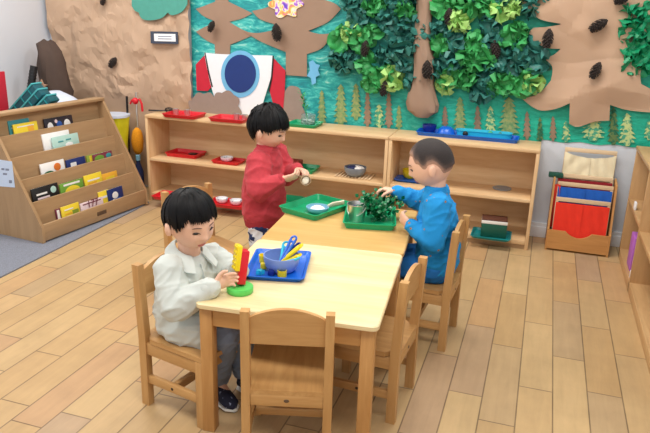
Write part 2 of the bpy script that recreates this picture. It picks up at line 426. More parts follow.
# ------------------------------------------------------------------ wall papers
kL, kR_ = ony(48, 0, YW).x, ony(193.5, 60, YW).x
def scatter(x0, x1, z0, z1, sp, seed):
    r = random.Random(seed); pts = []; nx = max(2, round((x1 - x0) / sp)); nz = max(2, round((z1 - z0) / sp))
    for i in range(nx + 1):
        for j in range(nz + 1):
            ex, ez = i in (0, nx), j in (0, nz)
            pts.append(Vector((x0 + (x1 - x0) * (i + (0 if ex else r.uniform(-.45, .45))) / nx, z0 + (z1 - z0) * (j + (0 if ez else r.uniform(-.45, .45))) / nz)))
    return pts
def facets(x0, x1, z0, z1, sp, amp, seed):
    """height field of a crumpled sheet: flat facets between random folds"""
    r = random.Random(seed + 50); pts = scatter(x0, x1, z0, z1, sp, seed)
    vs, _, fs = delaunay_2d_cdt(pts, [], [], 0, 1e-6)[:3]
    t = BVHTree.FromPolygons([Vector((v.x, amp * r.random() ** 1.3, v.y)) for v in vs], [tuple(f) for f in fs])
    def h(x, z):
        hit = t.ray_cast(Vector((x, 5, z)), Vector((0, -1, 0)))[0]
        return hit.y if hit is not None else 0.0
    return h
X0, X1 = kL - .1, kR_ + .1
hA = facets(X0, X1, -.1, 2.0, .24, .036, 1); hB = facets(X0, X1, -.1, 2.0, .10, .046, 2); hC = facets(X0, X1, -.1, 2.0, .042, .018, 3)
vs_, _, fs_ = delaunay_2d_cdt(scatter(0, 1, 0, 1, .016, 4), [], [], 0, 1e-6)[:3]
bm_ = bmesh.new(); vl = []
for v in vs_:
    z = 0.02 + v.y * 1.9
    x = (kL + 0.02 + 0.05 * max(0, 1 - z / 1.4)) * (1 - v.x) + (kR_ + 0.006 * math.sin(z * 40)) * v.x
    k = .22 + .78 * sst(.60, .78, z)
    vl.append(bm_.verts.new((x, YW - .004 - k * (hA(x, z) + hB(x, z) + hC(x, z)) * .72, z)))
for f in fs_: bm_.faces.new([vl[i] for i in f])
kmb = MB(); kmb.bm.free(); kmb.bm = bm_
o = kmb.build('kraft_paper', 'kraft', None, 9)
tag(o, 'crumpled brown kraft paper covering the left part of the back wall', 'paper')

# teal painted sheet
def mp_(u, v):
    x = kR_ - 0.01 + u * (XR - 0.01 - kR_); z0 = 0.60 if x < .03 else 0.655 + 0.006 * math.sin(x * 30) + .02 * x; z = z0 + v * (1.9 - z0)
    return Vector((x, YW - 0.003 - 0.006 * abs(noise.noise(Vector((x * 5, 0, z * 5)))), z))
o = MB().grid(mp_, 90, 40).build('painted_mural', 'mural', None, 40)
tag(o, 'large teal and emerald painted paper mural behind the shelves', 'mural')

def cut(name, pts, off, th, mat, parent=None, wave=0.0):
    """a paper cut-out pinned on the back wall, outline in wall x,z"""
    w = [ony(x, y, YW - off) for x, y in pts]
    poly = [(p.x, p.z) for p in w]
    return MB().prism(poly, YW - off - th, YW - off, lambda x, y, z: Vector((x, z, y))).build(name, mat, parent, 30)
def scallop(pts, n=6, r=0.35):
    """turn each long polyline edge into a bulge"""
    out = []
    for (x0, y0), (x1, y1) in zip(pts, pts[1:]):
        dx, dy = x1 - x0, y1 - y0
        for k in range(n):
            t = k / n; s = math.sin(PI * t) * r
            out.append((x0 + dx * t + dy * s, y0 + dy * t - dx * s))
    out.append(pts[-1]); return out

# smooth taupe paper trees (left and centre)
def curve(pts, n=5):
    """Catmull-Rom through points, open"""
    out = []
    for i in range(len(pts) - 1):
        p0 = pts[max(i - 1, 0)]; p1 = pts[i]; p2 = pts[i + 1]; p3 = pts[min(i + 2, len(pts) - 1)]
        for k in range(n):
            t = k / n
            out.append(tuple(0.5 * (2 * b + (c - a) * t + (2 * a - 5 * b + 4 * c - d) * t * t + (3 * b - a - 3 * c + d) * t ** 3) for a, b, c, d in zip(p0, p1, p2, p3)))
    out.append(pts[-1]); return out
def joined(*segs):
    out = []
    for s in segs: out += curve(s) if len(s) > 2 else list(s)
    return out
q = lambda l, ox, oy, sc: [(ox + x / sc, oy + y / sc) for x, y in l]
t1 = joined([(165, -130), (165, 8)], [(165, 8), (110, 30), (60, 48)], [(60, 48), (100, 86), (155, 112)], [(150, 126), (100, 150), (60, 172)], [(60, 172), (110, 214), (162, 240)], [(165, 330), (245, 330)],
            [(245, 242), (310, 216), (378, 186)], [(378, 186), (310, 160), (240, 118)], [(240, 118), (310, 100), (366, 72)], [(366, 72), (300, 40), (235, 8)], [(235, 8), (235, -130)])
o = cut('paper_tree', q(t1, 185, 0, 5.417), 0.008, 0.003, 'kraft_tree')
tag(o, 'flat taupe paper tree with pointed boughs, left one, behind the rocket', 'paper tree')
t2 = joined([(281, -25), (281, -2)], [(281, -2), (268, 7), (252, 11)], [(252, 11), (260, 19), (274, 24)], [(274, 30), (258, 33), (244, 31.5)], [(244, 31.5), (262, 42), (286, 52)], [(286, 75), (307, 76.5)],
            [(307, 54), (322, 48), (334, 33)], [(334, 33), (320, 34), (308, 31)], [(308, 31), (328, 22), (341, 9)], [(341, 9), (334, 3), (318, -2)], [(318, -2), (318, -25)])
o = cut('paper_tree', t2, 0.013, 0.003, 'kraft_tree')
tag(o, 'taupe paper tree with a colourful flower on it, right of the rocket', 'paper tree')

# big kraft tree at the right, folded paper
t3 = joined([(522, -25), (522, 2)], [(522, 2), (530, 11), (541, 19.5), (560.5, 23.6)], [(560.5, 24.4), (548, 26.6), (533.7, 27.7)], [(533.7, 27.7), (528, 36), (544.8, 47), (560, 48.7)], [(560, 49.4), (552, 55.5), (541, 56.3)],
            [(541, 56.3), (552, 66), (551, 80)], [(551, 80), (540, 92), (523, 98.7)], [(523, 98.7), (532, 106), (542, 110), (556, 108), (569.6, 102)], [(569, 123), (578, 126), (595, 121), (609, 120)],
            [(609.5, 104), (625, 109), (640, 111), (672, 113)], [(672, 95), (652, 89), (640, 83)], [(640, 83), (640, 70), (650, 62), (676, 60)], [(676, 60), (676, -25)])
kd2 = [facets(-.4, 1.4, .5, 2.0, .26, .085, 11), facets(-.4, 1.4, .5, 2.0, .11, .030, 12)]
def folded_cut(name, pts, off, mat, dirs, amp, res):
    w = [ony(x, y, YW - off) for x, y in pts]; poly = [(p.x, p.z) for p in w]
    bm = bmesh.new()
    cl = []
    for p in poly:
        if not cl or (abs(p[0] - cl[-1][0]) + abs(p[1] - cl[-1][1])) > 1e-5: cl.append(p)
    poly = cl
    vv = [bm.verts.new((x, YW - off, z)) for x, z in poly]
    for tri in tessellate_polygon([[Vector((x, z, 0)) for x, z in poly]]): bm.faces.new([vv[i] for i in tri])
    xs = [p[0] for p in poly]; zs = [p[1] for p in poly]
    for ax, lo, hi in ((0, min(xs), max(xs)), (2, min(zs), max(zs))):
        k = lo + res
        while k < hi:
            co = [0, 0, 0]; co[ax] = k; no = [0, 0, 0]; no[ax] = 1
            bmesh.ops.bisect_plane(bm, geom=bm.verts[:] + bm.edges[:] + bm.faces[:], plane_co=co, plane_no=no); k += res
    for v in bm.verts:
        v.co.y -= sum(g(v.co.x, v.co.z) for g in dirs) * amp
    s = MB(); s.bm.free(); s.bm = bm
    bmesh.ops.recalc_face_normals(bm, faces=bm.faces)
    if sum(f.normal.y for f in bm.faces) > 0: bmesh.ops.reverse_faces(bm, faces=bm.faces)
    me = bpy.data.meshes.new(name); bm.to_mesh(me); bm.free()
    return link(name, me, mat, None, 8)
o = folded_cut('paper_tree', t3, 0.01, 'kraft_smooth', kd2, 0.8, 0.022)
tag(o, 'big brown kraft paper tree with broad boughs at the right of the mural', 'paper tree')

# rocket
rk = thing('paper_rocket', 'white paper rocket with red fins and a round blue window on the mural', 'rocket', (ony(240, 125, YW).x, YW - 0.02, ony(240, 125, YW).z))
def rpart(name, pts, off, th, mat, par=rk): 
    o = cut(name, pts, off, th, mat); o.data.transform(Matrix.Translation(-Vector(rk.location))); o.parent = par; return o
body = joined([(204.4, 52.6), (220, 54), (250, 55), (272.7, 55.6)], [(272.7, 55.6), (271.5, 75), (264, 100), (258, 122)], [(258, 122), (222, 120)], [(222, 120), (213, 92), (208, 72), (204.4, 52.6)])
rpart('hull', body, 0.022, 0.004, 'rocket_white')
rpart('fin', joined([(196, 64.5), (205, 55)], [(205, 55), (209, 72), (211.5, 87)], [(208, 91), (197, 90.5)]), 0.020, 0.004, 'rocket_red')
rpart('fin', joined([(272.6, 57), (285.5, 70.5)], [(285.5, 70.5), (284.8, 90), (283, 113)], [(275.6, 112), (269.6, 90)], [(269.6, 90), (272, 75), (272.6, 57)]), 0.020, 0.004, 'rocket_red')
rpart('hull_edge', [(272.6, 55.6), (274, 56), (272.4, 78), (269.5, 92), (268.5, 91), (271, 77)], 0.0265, 0.001, 'black')
rpart('hull_edge', [(204.4, 52.6), (205.4, 52.4), (209.5, 73), (213, 87), (211.6, 87), (208, 73)], 0.0265, 0.001, 'black')
ring = lambda cx, cy, rx, ry, n=36: [(cx + rx * math.cos(2 * PI * i / n), cy + ry * math.sin(2 * PI * i / n)) for i in range(n)]
win = rpart('window_ring', ring(240.4, 74, 19.2, 23.6), 0.026, 0.004, 'rocket_sky')
rpart('window_disc', ring(240.4, 73.6, 15.6, 19), 0.030, 0.003, 'rocket_blue')
cl = scallop([(190, 118), (190, 108), (194, 97), (204, 94), (214, 97), (222, 93), (234, 95), (238, 106), (237, 120)][::-1], 6, -0.3)
o = cut('paper_cloud', cl, 0.034, 0.003, 'taupe'); tag(o, 'grey brown scalloped paper smoke cloud left of the rocket base', 'paper cloud')
cl = scallop([(284, 122), (284, 105), (286, 90), (294, 86), (301, 93), (302, 106), (301, 122)][::-1], 6, -0.22)
o = cut('paper_cloud', cl, 0.018, 0.003, 'taupe'); tag(o, 'grey brown paper smoke cloud right of the rocket, behind the jar', 'paper cloud')
cl = joined([(132, -12), (132, 6)], [(132, 6), (135, 10.5), (139, 12.5)], [(139, 12.5), (141.5, 18), (147, 20.3), (154, 20), (160, 18.8), (164, 16.6), (168, 12.5)], [(168, 12.5), (171, 15), (176, 14.6), (183, 11), (187.6, 4)], [(187.6, 4), (188, -12)])
o = cut('paper_cloud', cl, 0.066, 0.004, 'sage_paper'); tag(o, 'sage green scalloped paper cloud on the crumpled kraft paper', 'paper cloud')
# framed sign
sg = thing('framed_sign', 'small white printed card in a dark slate frame on kraft paper', 'sign', tuple(ony(165, 37.5, YW - 0.062)))
def local_cut(par, name, pts, off, th, mat, parent=None):
    o = cut(name, pts, off, th, mat); o.data.transform(Matrix.Translation(-Vector(par.location))); o.parent = parent or par; return o
local_cut(sg, 'frame', [(151, 31.2), (178, 31.8), (178.6, 44), (151.4, 43.4)], 0.060, 0.009, 'slate_frame')
cd = local_cut(sg, 'card', [(154, 33.6), (175.4, 34), (175.8, 41.6), (154.3, 41)], 0.0695, 0.001, 'paper_white')
for yy in (36, 38.4):
    local_cut(sg, 'text_line', [(158, yy), (171.5, yy + .2), (171.5, yy + 1.0), (158, yy + .8)], 0.0708, 0.0004, 'print_grey', cd)
# flower on the middle tree
fl = [(286 + (13.5 + 2.6 * math.cos(6 * a)) * math.cos(a) * 1.12, 4 + (13 + 2.2 * math.cos(6 * a + .6)) * math.sin(a)) for a in [2 * PI * i / 50 for i in range(50)]]
o = cut('paper_flower', fl, 0.018, 0.006, 'flower'); tag(o, 'purple orange and white paper flower on top of the middle paper tree', 'flower')

# little paper firs along the bottom of the mural
def fir_pts(cx, y0, y1, w, n=6):
    L = [(cx, y0)]
    for i in range(n):
        a = y0 + (y1 - y0) * (i + 0.9) / (n + .6); k = (0.35 + 0.65 * (i + 1) / n) if i < n - 1 else 0.85
        L.append((cx + w / 2 * k, a)); L.append((cx + w / 2 * k * 0.45, a - 0.2))
    L.append((cx + w * .12, y1)); Rr = [(2 * cx - x, y) for x, y in reversed(L[1:])]
    return L + Rr
ordn = ['first', 'second', 'third', 'fourth', 'fifth', 'sixth', 'seventh', 'eighth', 'ninth', 'tenth', 'eleventh', 'twelfth', 'thirteenth', 'fourteenth', 'fifteenth', 'sixteenth', 'seventeenth', 'eighteenth', 'nineteenth', 'twentieth', 'twenty-first', 'twenty-second', 'twenty-third']
firs = [(321.8, 90, 126, 9, 'olive'), (340.8, 84, 126, 13.5, 'olive'), (356, 83, 120, 11, 'olive'), (367.5, 90, 127, 8, 'tan'), (379, 104, 128, 11, 'light'), (388.8, 92, 128, 8.5, 'tan'), (399, 105, 130, 7, 'olive'),
        (445, 106, 127, 7, 'tan'), (460, 97, 133, 13, 'olive'), (477.6, 105, 133, 8, 'tan'), (490.5, 106, 135, 11, 'light'), (509, 97, 137, 21, 'olive'), (527, 111, 140, 8, 'tan'), (540, 117, 143, 7, 'dark'),
        (553, 116, 141, 7.5, 'tan'), (566, 121, 142, 9, 'light'), (593, 114, 141, 23, 'light'), (613.5, 107, 145, 12, 'dark'), (627, 113, 146, 17, 'light'), (649, 120, 140, 10, 'light')]
cname = dict(olive='olive green', tan='tan', light='pale green', dark='dark green')
for i, (cx, y0, y1, w, k) in enumerate(firs):
    o = cut('paper_fir', fir_pts(cx, y0, y1, w * 1.2, 7 if y1 - y0 > 30 else 5), 0.010, 0.002, 'fir_' + k)
    tag(o, 'small %s paper fir tree, %s from the left along the mural foot' % (cname[k], ordn[i]), 'paper tree', 'small paper firs along the mural foot')

# crumpled tissue leaf bunches and the twisted trunk
def leaf_mesh(seed):
    r = random.Random(seed); mb = MB()
    for k in range(6):
        an = 2 * PI * k / 6 + r.uniform(-.4, .4); ln = r.uniform(.075, .110); wd = r.uniform(.050, .078)
        el = r.uniform(0.15, 1.0); tw = r.uniform(-.7, .7); ph = r.uniform(0, 6)
        d = Vector((math.cos(an) * math.cos(el), -math.sin(el), math.sin(an) * math.cos(el)))
        sd = d.cross(Vector((0, 1, 0))).normalized(); nn = sd.cross(d)
        def fn(u, v, d=d, sd=sd, nn=nn, ln=ln, wd=wd, tw=tw, ph=ph):
            w = wd * math.sin(PI * min(1, .12 + .80 * u)) ** .7; x = (v - .5) * 2
            cu = .018 * math.sin(x * 4 + ph) * u + .022 * x * x + .012 * math.sin(u * 7 + ph) - .03 * u * u
            return d * (ln * u) + sd * (w * x) + nn * (cu + tw * x * w * .6)
        mb.grid(fn, 5, 6)
    me = bpy.data.meshes.new('leaf_bunch'); bmesh.ops.recalc_face_normals(mb.bm, faces=mb.bm.faces); mb.bm.to_mesh(me); mb.bm.free()
    me.polygons.foreach_set('use_smooth', [True] * len(me.polygons))
    me.set_sharp_from_angle(angle=R(40))
    return me
leafs = {}
for k in ('dark', 'mid', 'lime', 'emerald'):
    leafs[k] = []
    for i in range(5):
        me = leaf_mesh(i * 11 + len(k)); me.materials.append(M['leaf_' + k]); leafs[k].append(me)
tr0 = ony(422, 112, YW - .02)
tree = thing('leafy_tree', 'big mural tree of twisted kraft trunk with crumpled green paper leaves', 'paper tree', tuple(tr0))
# trunk: crumpled tube
tp = [(424, -25, 8), (424, 0, 7.5), (424, 12, 7), (423, 25, 7), (422, 40, 8), (424, 55, 9), (424, 70, 9), (423, 85, 10.5), (422, 95, 13.5), (422, 104, 15.5), (422, 111, 14), (422, 117, 6)]
mb = MB(); rs = []
for (x, y, r) in tp:
    c = ony(x, y, YW - 0.05); rr = r / 150.0; ring_ = []
    for i in range(28):
        a = 2 * PI * i / 28; p = Vector((math.cos(a) * rr, math.sin(a) * min(rr, .06) * .8, 0))
        k = 1 + .22 * noise.noise(Vector((math.cos(a + c.z * 6) * 2.4, math.sin(a + c.z * 6) * 2.4, c.z * 3))) + .13 * abs(math.sin(4 * a + c.z * 9))
        ring_.append(c + p * k - tr0)
    rs.append(ring_)
mb.rings(rs).build('trunk', 'kraft_tree', tree, 25)
spots = [(352, 33, 'lime'), (460, 22, 'lime'), (466, 24, 'lime'), (391, 80, 'lime'), (383, 76, 'mid'), (446, 84, 'lime'), (449, 78, 'mid'), (502, 10, 'lime'), (513, 8, 'lime'), (534, 84, 'lime'), (526, 80, 'mid'),
         (345, 38, 'mid'), (372, 34, 'mid'), (360, 40, 'mid'), (364, 63, 'mid'), (406, 10, 'mid'), (373, 4, 'mid'), (380, 2, 'mid'), (474, 42, 'mid'), (468, 54, 'mid'), (484, 57, 'mid'), (478, 60, 'mid'), (441, 45, 'mid'), (478, 8, 'mid'), (488, 6, 'mid'), (457, 3, 'mid'), (442, 4, 'mid'),
         (470, 79, 'mid'), (498, 82, 'mid'), (505, 86, 'mid'), (372, 83, 'mid'), (519, 31, 'mid'), (514, 38, 'mid'), (338, 58, 'dark'), (344, 62, 'dark'), (352, 60, 'dark')]
poly = [(338, -8), (546, -8), (534, 6), (524, 16), (520, 30), (522, 46), (538, 60), (542, 74), (526, 88), (500, 92), (480, 94), (462, 86), (440, 84), (410, 84), (390, 86), (375, 78), (362, 68), (356, 52), (362, 30), (350, 14)]
def inside(x, y):
    c = False
    for (x0, y0), (x1, y1) in zip(poly, poly[1:] + poly[:1]):
        if (y0 > y) != (y1 > y) and x < (x1 - x0) * (y - y0) / (y1 - y0) + x0: c = not c
    return c
tries = 0
while len(spots) < 100 and tries < 60000:
    tries += 1
    x, y = rnd.uniform(335, 556), rnd.uniform(-8, 95)
    dm = 16.5 if tries < 20000 else 15
    if not inside(x, y) or (415 < x < 433 and (y > 46 or y < 26)): continue
    if min((x - a) ** 2 + (y - b) ** 2 for a, b, _ in spots) < dm * dm: continue
    if 372 < x < 410 and 46 < y < 60 and rnd.random() < .3: continue
    spots.append((x, y, 'dark' if rnd.random() < .86 else 'mid'))
for x, y, k in spots:
    o = bpy.data.objects.new('leaf_bunch', rnd.choice(leafs[k])); C.objects.link(o); o.parent = tree
    o.location = ony(x, y, YW - 0.03) - tr0
    o.rotation_euler = (rnd.uniform(-.4, .4), rnd.uniform(0, 6.28), rnd.uniform(-.4, .4)); s_ = rnd.uniform(.84, 1.16); o.scale = (s_, s_, s_)
for x, y, lab in ((636, 22, 'upper of two emerald crumpled paper leaf bunches at the mural right edge'), (637, 55, 'lower of two emerald crumpled paper leaf bunches at the mural right edge')):
    b0 = thing('leaf_cluster', lab, 'paper leaves', tuple(ony(x, y, YW - .03)), 0, 'leaf clusters at the right edge')
    for dx, dy in ((0, 0), (.07, .05), (.05, -.05), (-.03, .05), (-.02, -.06)):
        o = bpy.data.objects.new('leaf', rnd.choice(leafs['emerald'])); C.objects.link(o); o.parent = b0
        o.location = (dx, -.01, dy); o.rotation_euler = (rnd.uniform(-.4, .4), rnd.uniform(0, 6.28), 0); o.scale = (.85,) * 3

# pine cones
def cone_mesh():
    mb = MB(); mb.ell((0, 0, 0), (.016, .016, .045), u=12, v=8)
    for i in range(80):
        t = i / 79; z = -.046 + .09 * t; a = i * 2.399; r = .028 * math.sin(PI * (.12 + .80 * (1 - t))) ** .8
        d = Vector((math.cos(a), math.sin(a), 0)); tip = d * (r * .85 + .008) + Vector((0, 0, z - .012)); base = d * r * .4 + Vector((0, 0, z + .006))
        s = Vector((-d.y, d.x, 0)) * .006
        mb.rings([[base - s * .6, base + s * .6, base + s * .5 + Vector((0, 0, .002)), base - s * .5 + Vector((0, 0, .002))], [tip - s, tip + s, tip + s * .7 + Vector((0, 0, .004)), tip - s * .7 + Vector((0, 0, .004))]])
    me = bpy.data.meshes.new('pine_cone'); bmesh.ops.recalc_face_normals(mb.bm, faces=mb.bm.faces); mb.bm.to_mesh(me); mb.bm.free(); me.materials.append(M['cone']); return me
cm = cone_mesh()
cones = [(113, 62, 40, 'dark pine cone on the crumpled kraft paper, below the sage cloud', .9), (103, 0, 20, 'pine cone at the very top of the crumpled kraft paper', .7), (211.5, 26, 25, 'pine cone on the left taupe paper tree above the rocket', .8), (276.5, 32, -8, 'pine cone on the middle taupe paper tree beside its trunk', 1.15),
         (365, 48, 5, 'pine cone under the lime leaf at the left of the leafy tree', 1.0), (384, 88, 5, 'pine cone hanging low, left of the twisted trunk', 1.0), (427, 69, -3, 'pine cone pinned on the twisted kraft trunk', 1.1), (449, 16, 0, 'pine cone among the leaves right of the trunk top', 1.0),
         (495, 49, -10, 'pine cone among the dark leaves at the right of the leafy tree', 1.1), (548, 38, 3, 'pine cone on the left bough of the big kraft tree', 1.1), (599, 25, 55, 'tilted pine cone high on the big kraft tree', 1.05), (596, 70, 20, 'pine cone in the middle of the big kraft tree', 1.0), (622, 0, 70, 'pine cone at the very top of the big kraft tree', .8)]
for x, y, an, lab, sc in cones:
    o = bpy.data.objects.new('pine_cone', cm); C.objects.link(o); tag(o, lab, 'pine cone', 'pine cones pinned on the wall')
    dy = .085 if 335 < x < 540 else .06
    if x < 150: dy = .075
    if x > 540: dy = .10
    if x == 427: dy = .125
    o.location = ony(x, y, YW - dy); o.rotation_euler = (0, R(an), 0); o.scale = (sc,) * 3

# ------------------------------------------------------------------ shelves
YS = 4.1758; HS = 0.6517
def shelf_unit(name, label, x0, x1):
    t = thing(name, label, 'shelf', (x0, YS, 0)); W = x1 - x0; D = 0.30; T = 0.022
    MB().span((0, 0, 0), (T, D, HS - .02), .003).build('side_panel', SH[2], t)
    MB().span((W - T, 0, 0), (W, D, HS - .02), .003).build('side_panel', SH[2], t)
    MB().span((0, -.003, HS - .022), (W, D, HS), .004).build('top_board', SH[0], t)
    MB().span((T, .004, .309), (W - T, D - .008, .331), .003).build('shelf_board', SH[0], t)
    MB().span((T, .002, .030), (W - T, D - .008, .062), .003).build('bottom_board', SH[0], t)
    MB().span((T, .012, 0), (W - T, .03, .031)).build('plinth', BK[0], t)
    MB().span((T, D - .008, .03), (W - T, D - .002, HS - .022)).build('back_panel', SH[0], t)
    for yy in (.05, ):
        MB().ell((-.001, yy, .55), (.004, .008, .008)).build('screw', 'screw', t)
    return t
shelf_unit('low_shelf', 'long pale wooden low shelf with red trays and the standing child before it', -2.751, -0.921)
shelf_unit('low_shelf', 'shorter pale wooden low shelf on the right with blue trays on top', -0.918, 0.027)

def rrect(w, d, r, z, n=5):
    out = []
    for cx, cy, a0 in ((w / 2 - r, d / 2 - r, 0), (-w / 2 + r, d / 2 - r, 90), (-w / 2 + r, -d / 2 + r, 180), (w / 2 - r, -d / 2 + r, 270)):
        for k in range(n + 1):
            a = R(a0 + 90 * k / n); out.append(Vector((cx + r * math.cos(a), cy + r * math.sin(a), z)))
    return out
def tray(label, mat, p, w, d, h=.022, rz=0.0, r=.02, name='tray', group=None, flare=.012, cat='tray'):
    mb = MB()
    mb.rings([rrect(w - 2 * flare, d - 2 * flare, r, 0), rrect(w - .006, d - .006, r, h - .004), rrect(w, d, r, h - .003), rrect(w, d, r, h), rrect(w - .012, d - .012, r, h), rrect(w - 2 * flare - .008, d - 2 * flare - .008, r, .004)])
    if p.y > 4.1: p = Vector((p.x, min(p.y, (4.462 if p.z < .6 else 4.47) - d / 2), p.z))
    o = mb.build(name, mat, None, 50); o.location = p; o.rotation_euler = (0, 0, rz); return tag(o, label, cat, group)
def lathe_obj(name, label, cat, mat, p, prof, group=None, seg=28):
    o = MB().lathe(prof, (0, 0, 0), seg).build(name, mat, None, 50); o.location = p; return tag(o, label, cat, group)
def bowl_prof(r, h, base=.5, t=.004):
    out = [(0, 0), (r * base, 0)]
    for k in range(1, 7):
        a = k / 6; out.append((r * (base + (1 - base) * math.sin(a * PI / 2)), h * (1 - math.cos(a * PI / 2)) ** .9))
    out.append((r - t, h))
    for k in range(5, 0, -1):
        a = k / 6; out.append((r * (base + (1 - base) * math.sin(a * PI / 2)) - t, max(t, h * (1 - math.cos(a * PI / 2)) ** .9 + t * .4)))
    out.append((0, t)); return out
def cup_prof(r0, r1, h, t=.003): return [(0, 0), (r0, 0), (r1, h), (r1 - t, h), (r0 - t, t), (0, t)]
TOP = HS + .0005; MID = .3315; BOT = .0625
fix = lambda v, z: Vector((v.x, v.y, z))

# shelf A top
def onshelf(x, y, z, ymin=None):
    v = onz(x, y, z); return fix(v, z)
tray('red tray with two small metal cups, left one on the shelf top', 'red_plastic', onshelf(184.5, 116.5, TOP), .27, .20, .025, group='red trays')
tray('red tray on the shelf top behind the head of the child in red', 'red_plastic', onshelf(231, 120.5, TOP), .27, .20, .025, group='red trays')
for x, y, lab in ((176, 114.5, 'left of two tiny metal cups in the left red tray on the shelf top'), (187.5, 115.5, 'right of two tiny metal cups in the left red tray on the shelf top'), (236.5, 119.5, 'left of two tiny metal cups in the red tray beside the dark hair'), (245, 120.5, 'right of two tiny metal cups in the red tray beside the dark hair')):
    lathe_obj('metal_cup', lab, 'cup', 'steel', onshelf(x, y, TOP + .0045), cup_prof(.020, .023, .042), 'tiny metal cups')
def glasses():
    p = onshelf(160, 112.5, TOP); t = thing('metal_whisk', 'bundle of dark wire utensils lying at the left end of the shelf top', 'utensil', p)
    MB().tube([(-.09, -.01, .012), (0, 0, .014), (.05, .02, .016)], .006).build('handle', 'dark_metal', t)
    mb = MB()
    for k in range(5):
        a = PI * k / 5
        loop = [Vector((.045 + .035 * (1 - math.cos(2 * PI * i / 16)), .018 * math.sin(2 * PI * i / 16) * math.cos(a), .024 + .02 * math.sin(2 * PI * i / 16) * math.sin(a))) for i in range(17)]
        mb.tube(loop, .0022, 5)
    mb.build('wire_loops', 'dark_metal', t)
    MB().tube([(-.06, .03, .007), (.02, .04, .009), (.07, .055, .012)], .005).build('second_handle', 'dark_metal', t)
glasses()
# green tray with jar of pebbles and sprig
tray('green tray on the shelf top holding a clear jar', 'green_plastic', onshelf(305, 125.5, TOP), .22, .20, .022)
jp = onshelf(308, 124, TOP + .0045)
jar = thing('glass_jar', 'clear jar of white pebbles with a green sprig on the green tray', 'jar', jp)
MB().lathe([(0, 0), (.046, 0), (.05, .006), (.05, .062), (.052, .068), (.049, .068), (.046, .061), (.046, .006), (0, .005)], (0, 0, 0), 24).build('glass', 'glass', jar)
mb = MB()
for i in range(38):
    a = rnd.uniform(0, 6.28); r = .038 * math.sqrt(rnd.random()); mb.ell((r * math.cos(a), r * math.sin(a), .010 + .022 * rnd.random()), (.007, .006, .005), u=8, v=6)
o = mb.build('pebble_fill', 'white_plastic', jar); o['kind'] = 'stuff'
MB().tube([(0, 0, .02), (-.02, .0, .10), (-.05, 0, .20)], .003).build('stem', 'leaf_mid', jar)
mb = MB()
for i in range(16):
    t = i / 15; b0 = Vector((-.015 - .04 * t, 0, .09 + .13 * t)); a = rnd.uniform(0, 6.28); d = Vector((math.cos(a), math.sin(a) * .6, .4)).normalized()
    s = d.cross(Vector((0, 0, 1))).normalized() * .009
    mb.rings([[b0, b0 + s * .2, b0 - s * .2], [b0 + d * .02 + s, b0 + d * .02 - s, b0 + d * .02 + Vector((0, 0, .002))], [b0 + d * .045, b0 + d * .046, b0 + d * .0455]])
mb.build('leaves', 'leaf_mid', jar)
o = cut('paper_leaf', [(309, 62), (313, 60), (316, 64), (320, 65), (318, 70), (320, 75), (316, 77), (316, 83), (312, 85), (311, 78), (307, 76), (310, 70)], .02, .002, 'rocket_sky'); tag(o, 'pale blue paper snippet on the mural above the jar', 'paper')

# shelf A middle
tray('red tray with a dark tile, left on the middle shelf', 'red_plastic', onshelf(187, 155, MID), .27, .19, .028, group='red trays')
o = MB().box((0, 0, .004), (.055, .05, .008), .002).build('slate_tile', 'dark_metal', None); o.location = onshelf(193, 154.2, MID + .0045); tag(o, 'dark slate tile lying in the red tray on the middle shelf', 'tile')
tray('red tray with a white bowl on the middle shelf beside the red sleeve', 'red_plastic', onshelf(229, 162.5, MID), .22, .17, .022, group='red trays')
lathe_obj('bowl', 'blue and white patterned bowl in the red tray on the middle shelf', 'bowl', 'white_bowl', onshelf(227, 161, MID + .0045), bowl_prof(.048, .032), 'white bowls')
o = MB().box((0, 0, .03), (.135, .13, .06), .004).build('box', 'maroon', None); o.location = onshelf(291, 168.5, MID + .0045); tag(o, 'maroon box in the green tray on the middle shelf', 'box')
tray('green tray on the middle shelf under the maroon box', 'green_plastic', onshelf(299, 170, MID), .27, .19, .028)
rack = thing('slatted_mat', 'wooden slatted mat under the grey bowl on the middle shelf', 'mat', onshelf(355, 176, MID))
for i in range(11): MB().box((-.12 + .024 * i, 0, .006), (.012, .16, .007), .002).build('slat', BAR[1], rack)
for yy in (-.05, .05): MB().box((0, yy, .0015), (.26, .01, .003)).build('cross_bar', BAR[0], rack)
gp = onshelf(355, 175.5, MID + .0105)
lathe_obj('bowl', 'grey bowl of dark and white stones on the slatted mat', 'bowl', 'grey_ceramic', gp, bowl_prof(.077, .062))
for i in range(22):
    a = i * 2.4; r = .052 * math.sqrt((i + .5) / 22); wh = (math.cos(a) * r > 0.005)
    o = MB().ell((0, 0, 0), (.014, .012, .010), u=10, v=8).build('stone', 'white_plastic' if wh else 'navy_cloth', None)
    o.location = gp + Vector((r * math.cos(a), r * math.sin(a), .052 + .012 * (1 - r / .052))); tag(o, ('white' if wh else 'dark navy') + ' stone heaped in the grey bowl on the middle shelf', 'stone', ('white' if wh else 'dark') + ' stones in the grey bowl')
# shelf A bottom
tray('red tray on the bottom shelf behind the seated child in the pale jacket', 'red_plastic', onshelf(172, 198, BOT), .25, .18, .025, group='red trays')
tray('red tray with two white bowls on the bottom shelf', 'red_plastic', onshelf(229, 205, BOT), .30, .18, .025, group='red trays')
lathe_obj('bowl', 'left of two white bowls on the bottom shelf', 'bowl', 'white_bowl', onshelf(222, 202.5, BOT + .0045), bowl_prof(.045, .036), 'white bowls')
lathe_obj('bowl', 'right of two white bowls on the bottom shelf, beside the red sweater', 'bowl', 'white_bowl', onshelf(236, 204.5, BOT + .0045), bowl_prof(.045, .036), 'white bowls')
tray('green tray on the bottom shelf seen past the red sweater', 'green_plastic', onshelf(287, 206, BOT), .22, .18, .06)

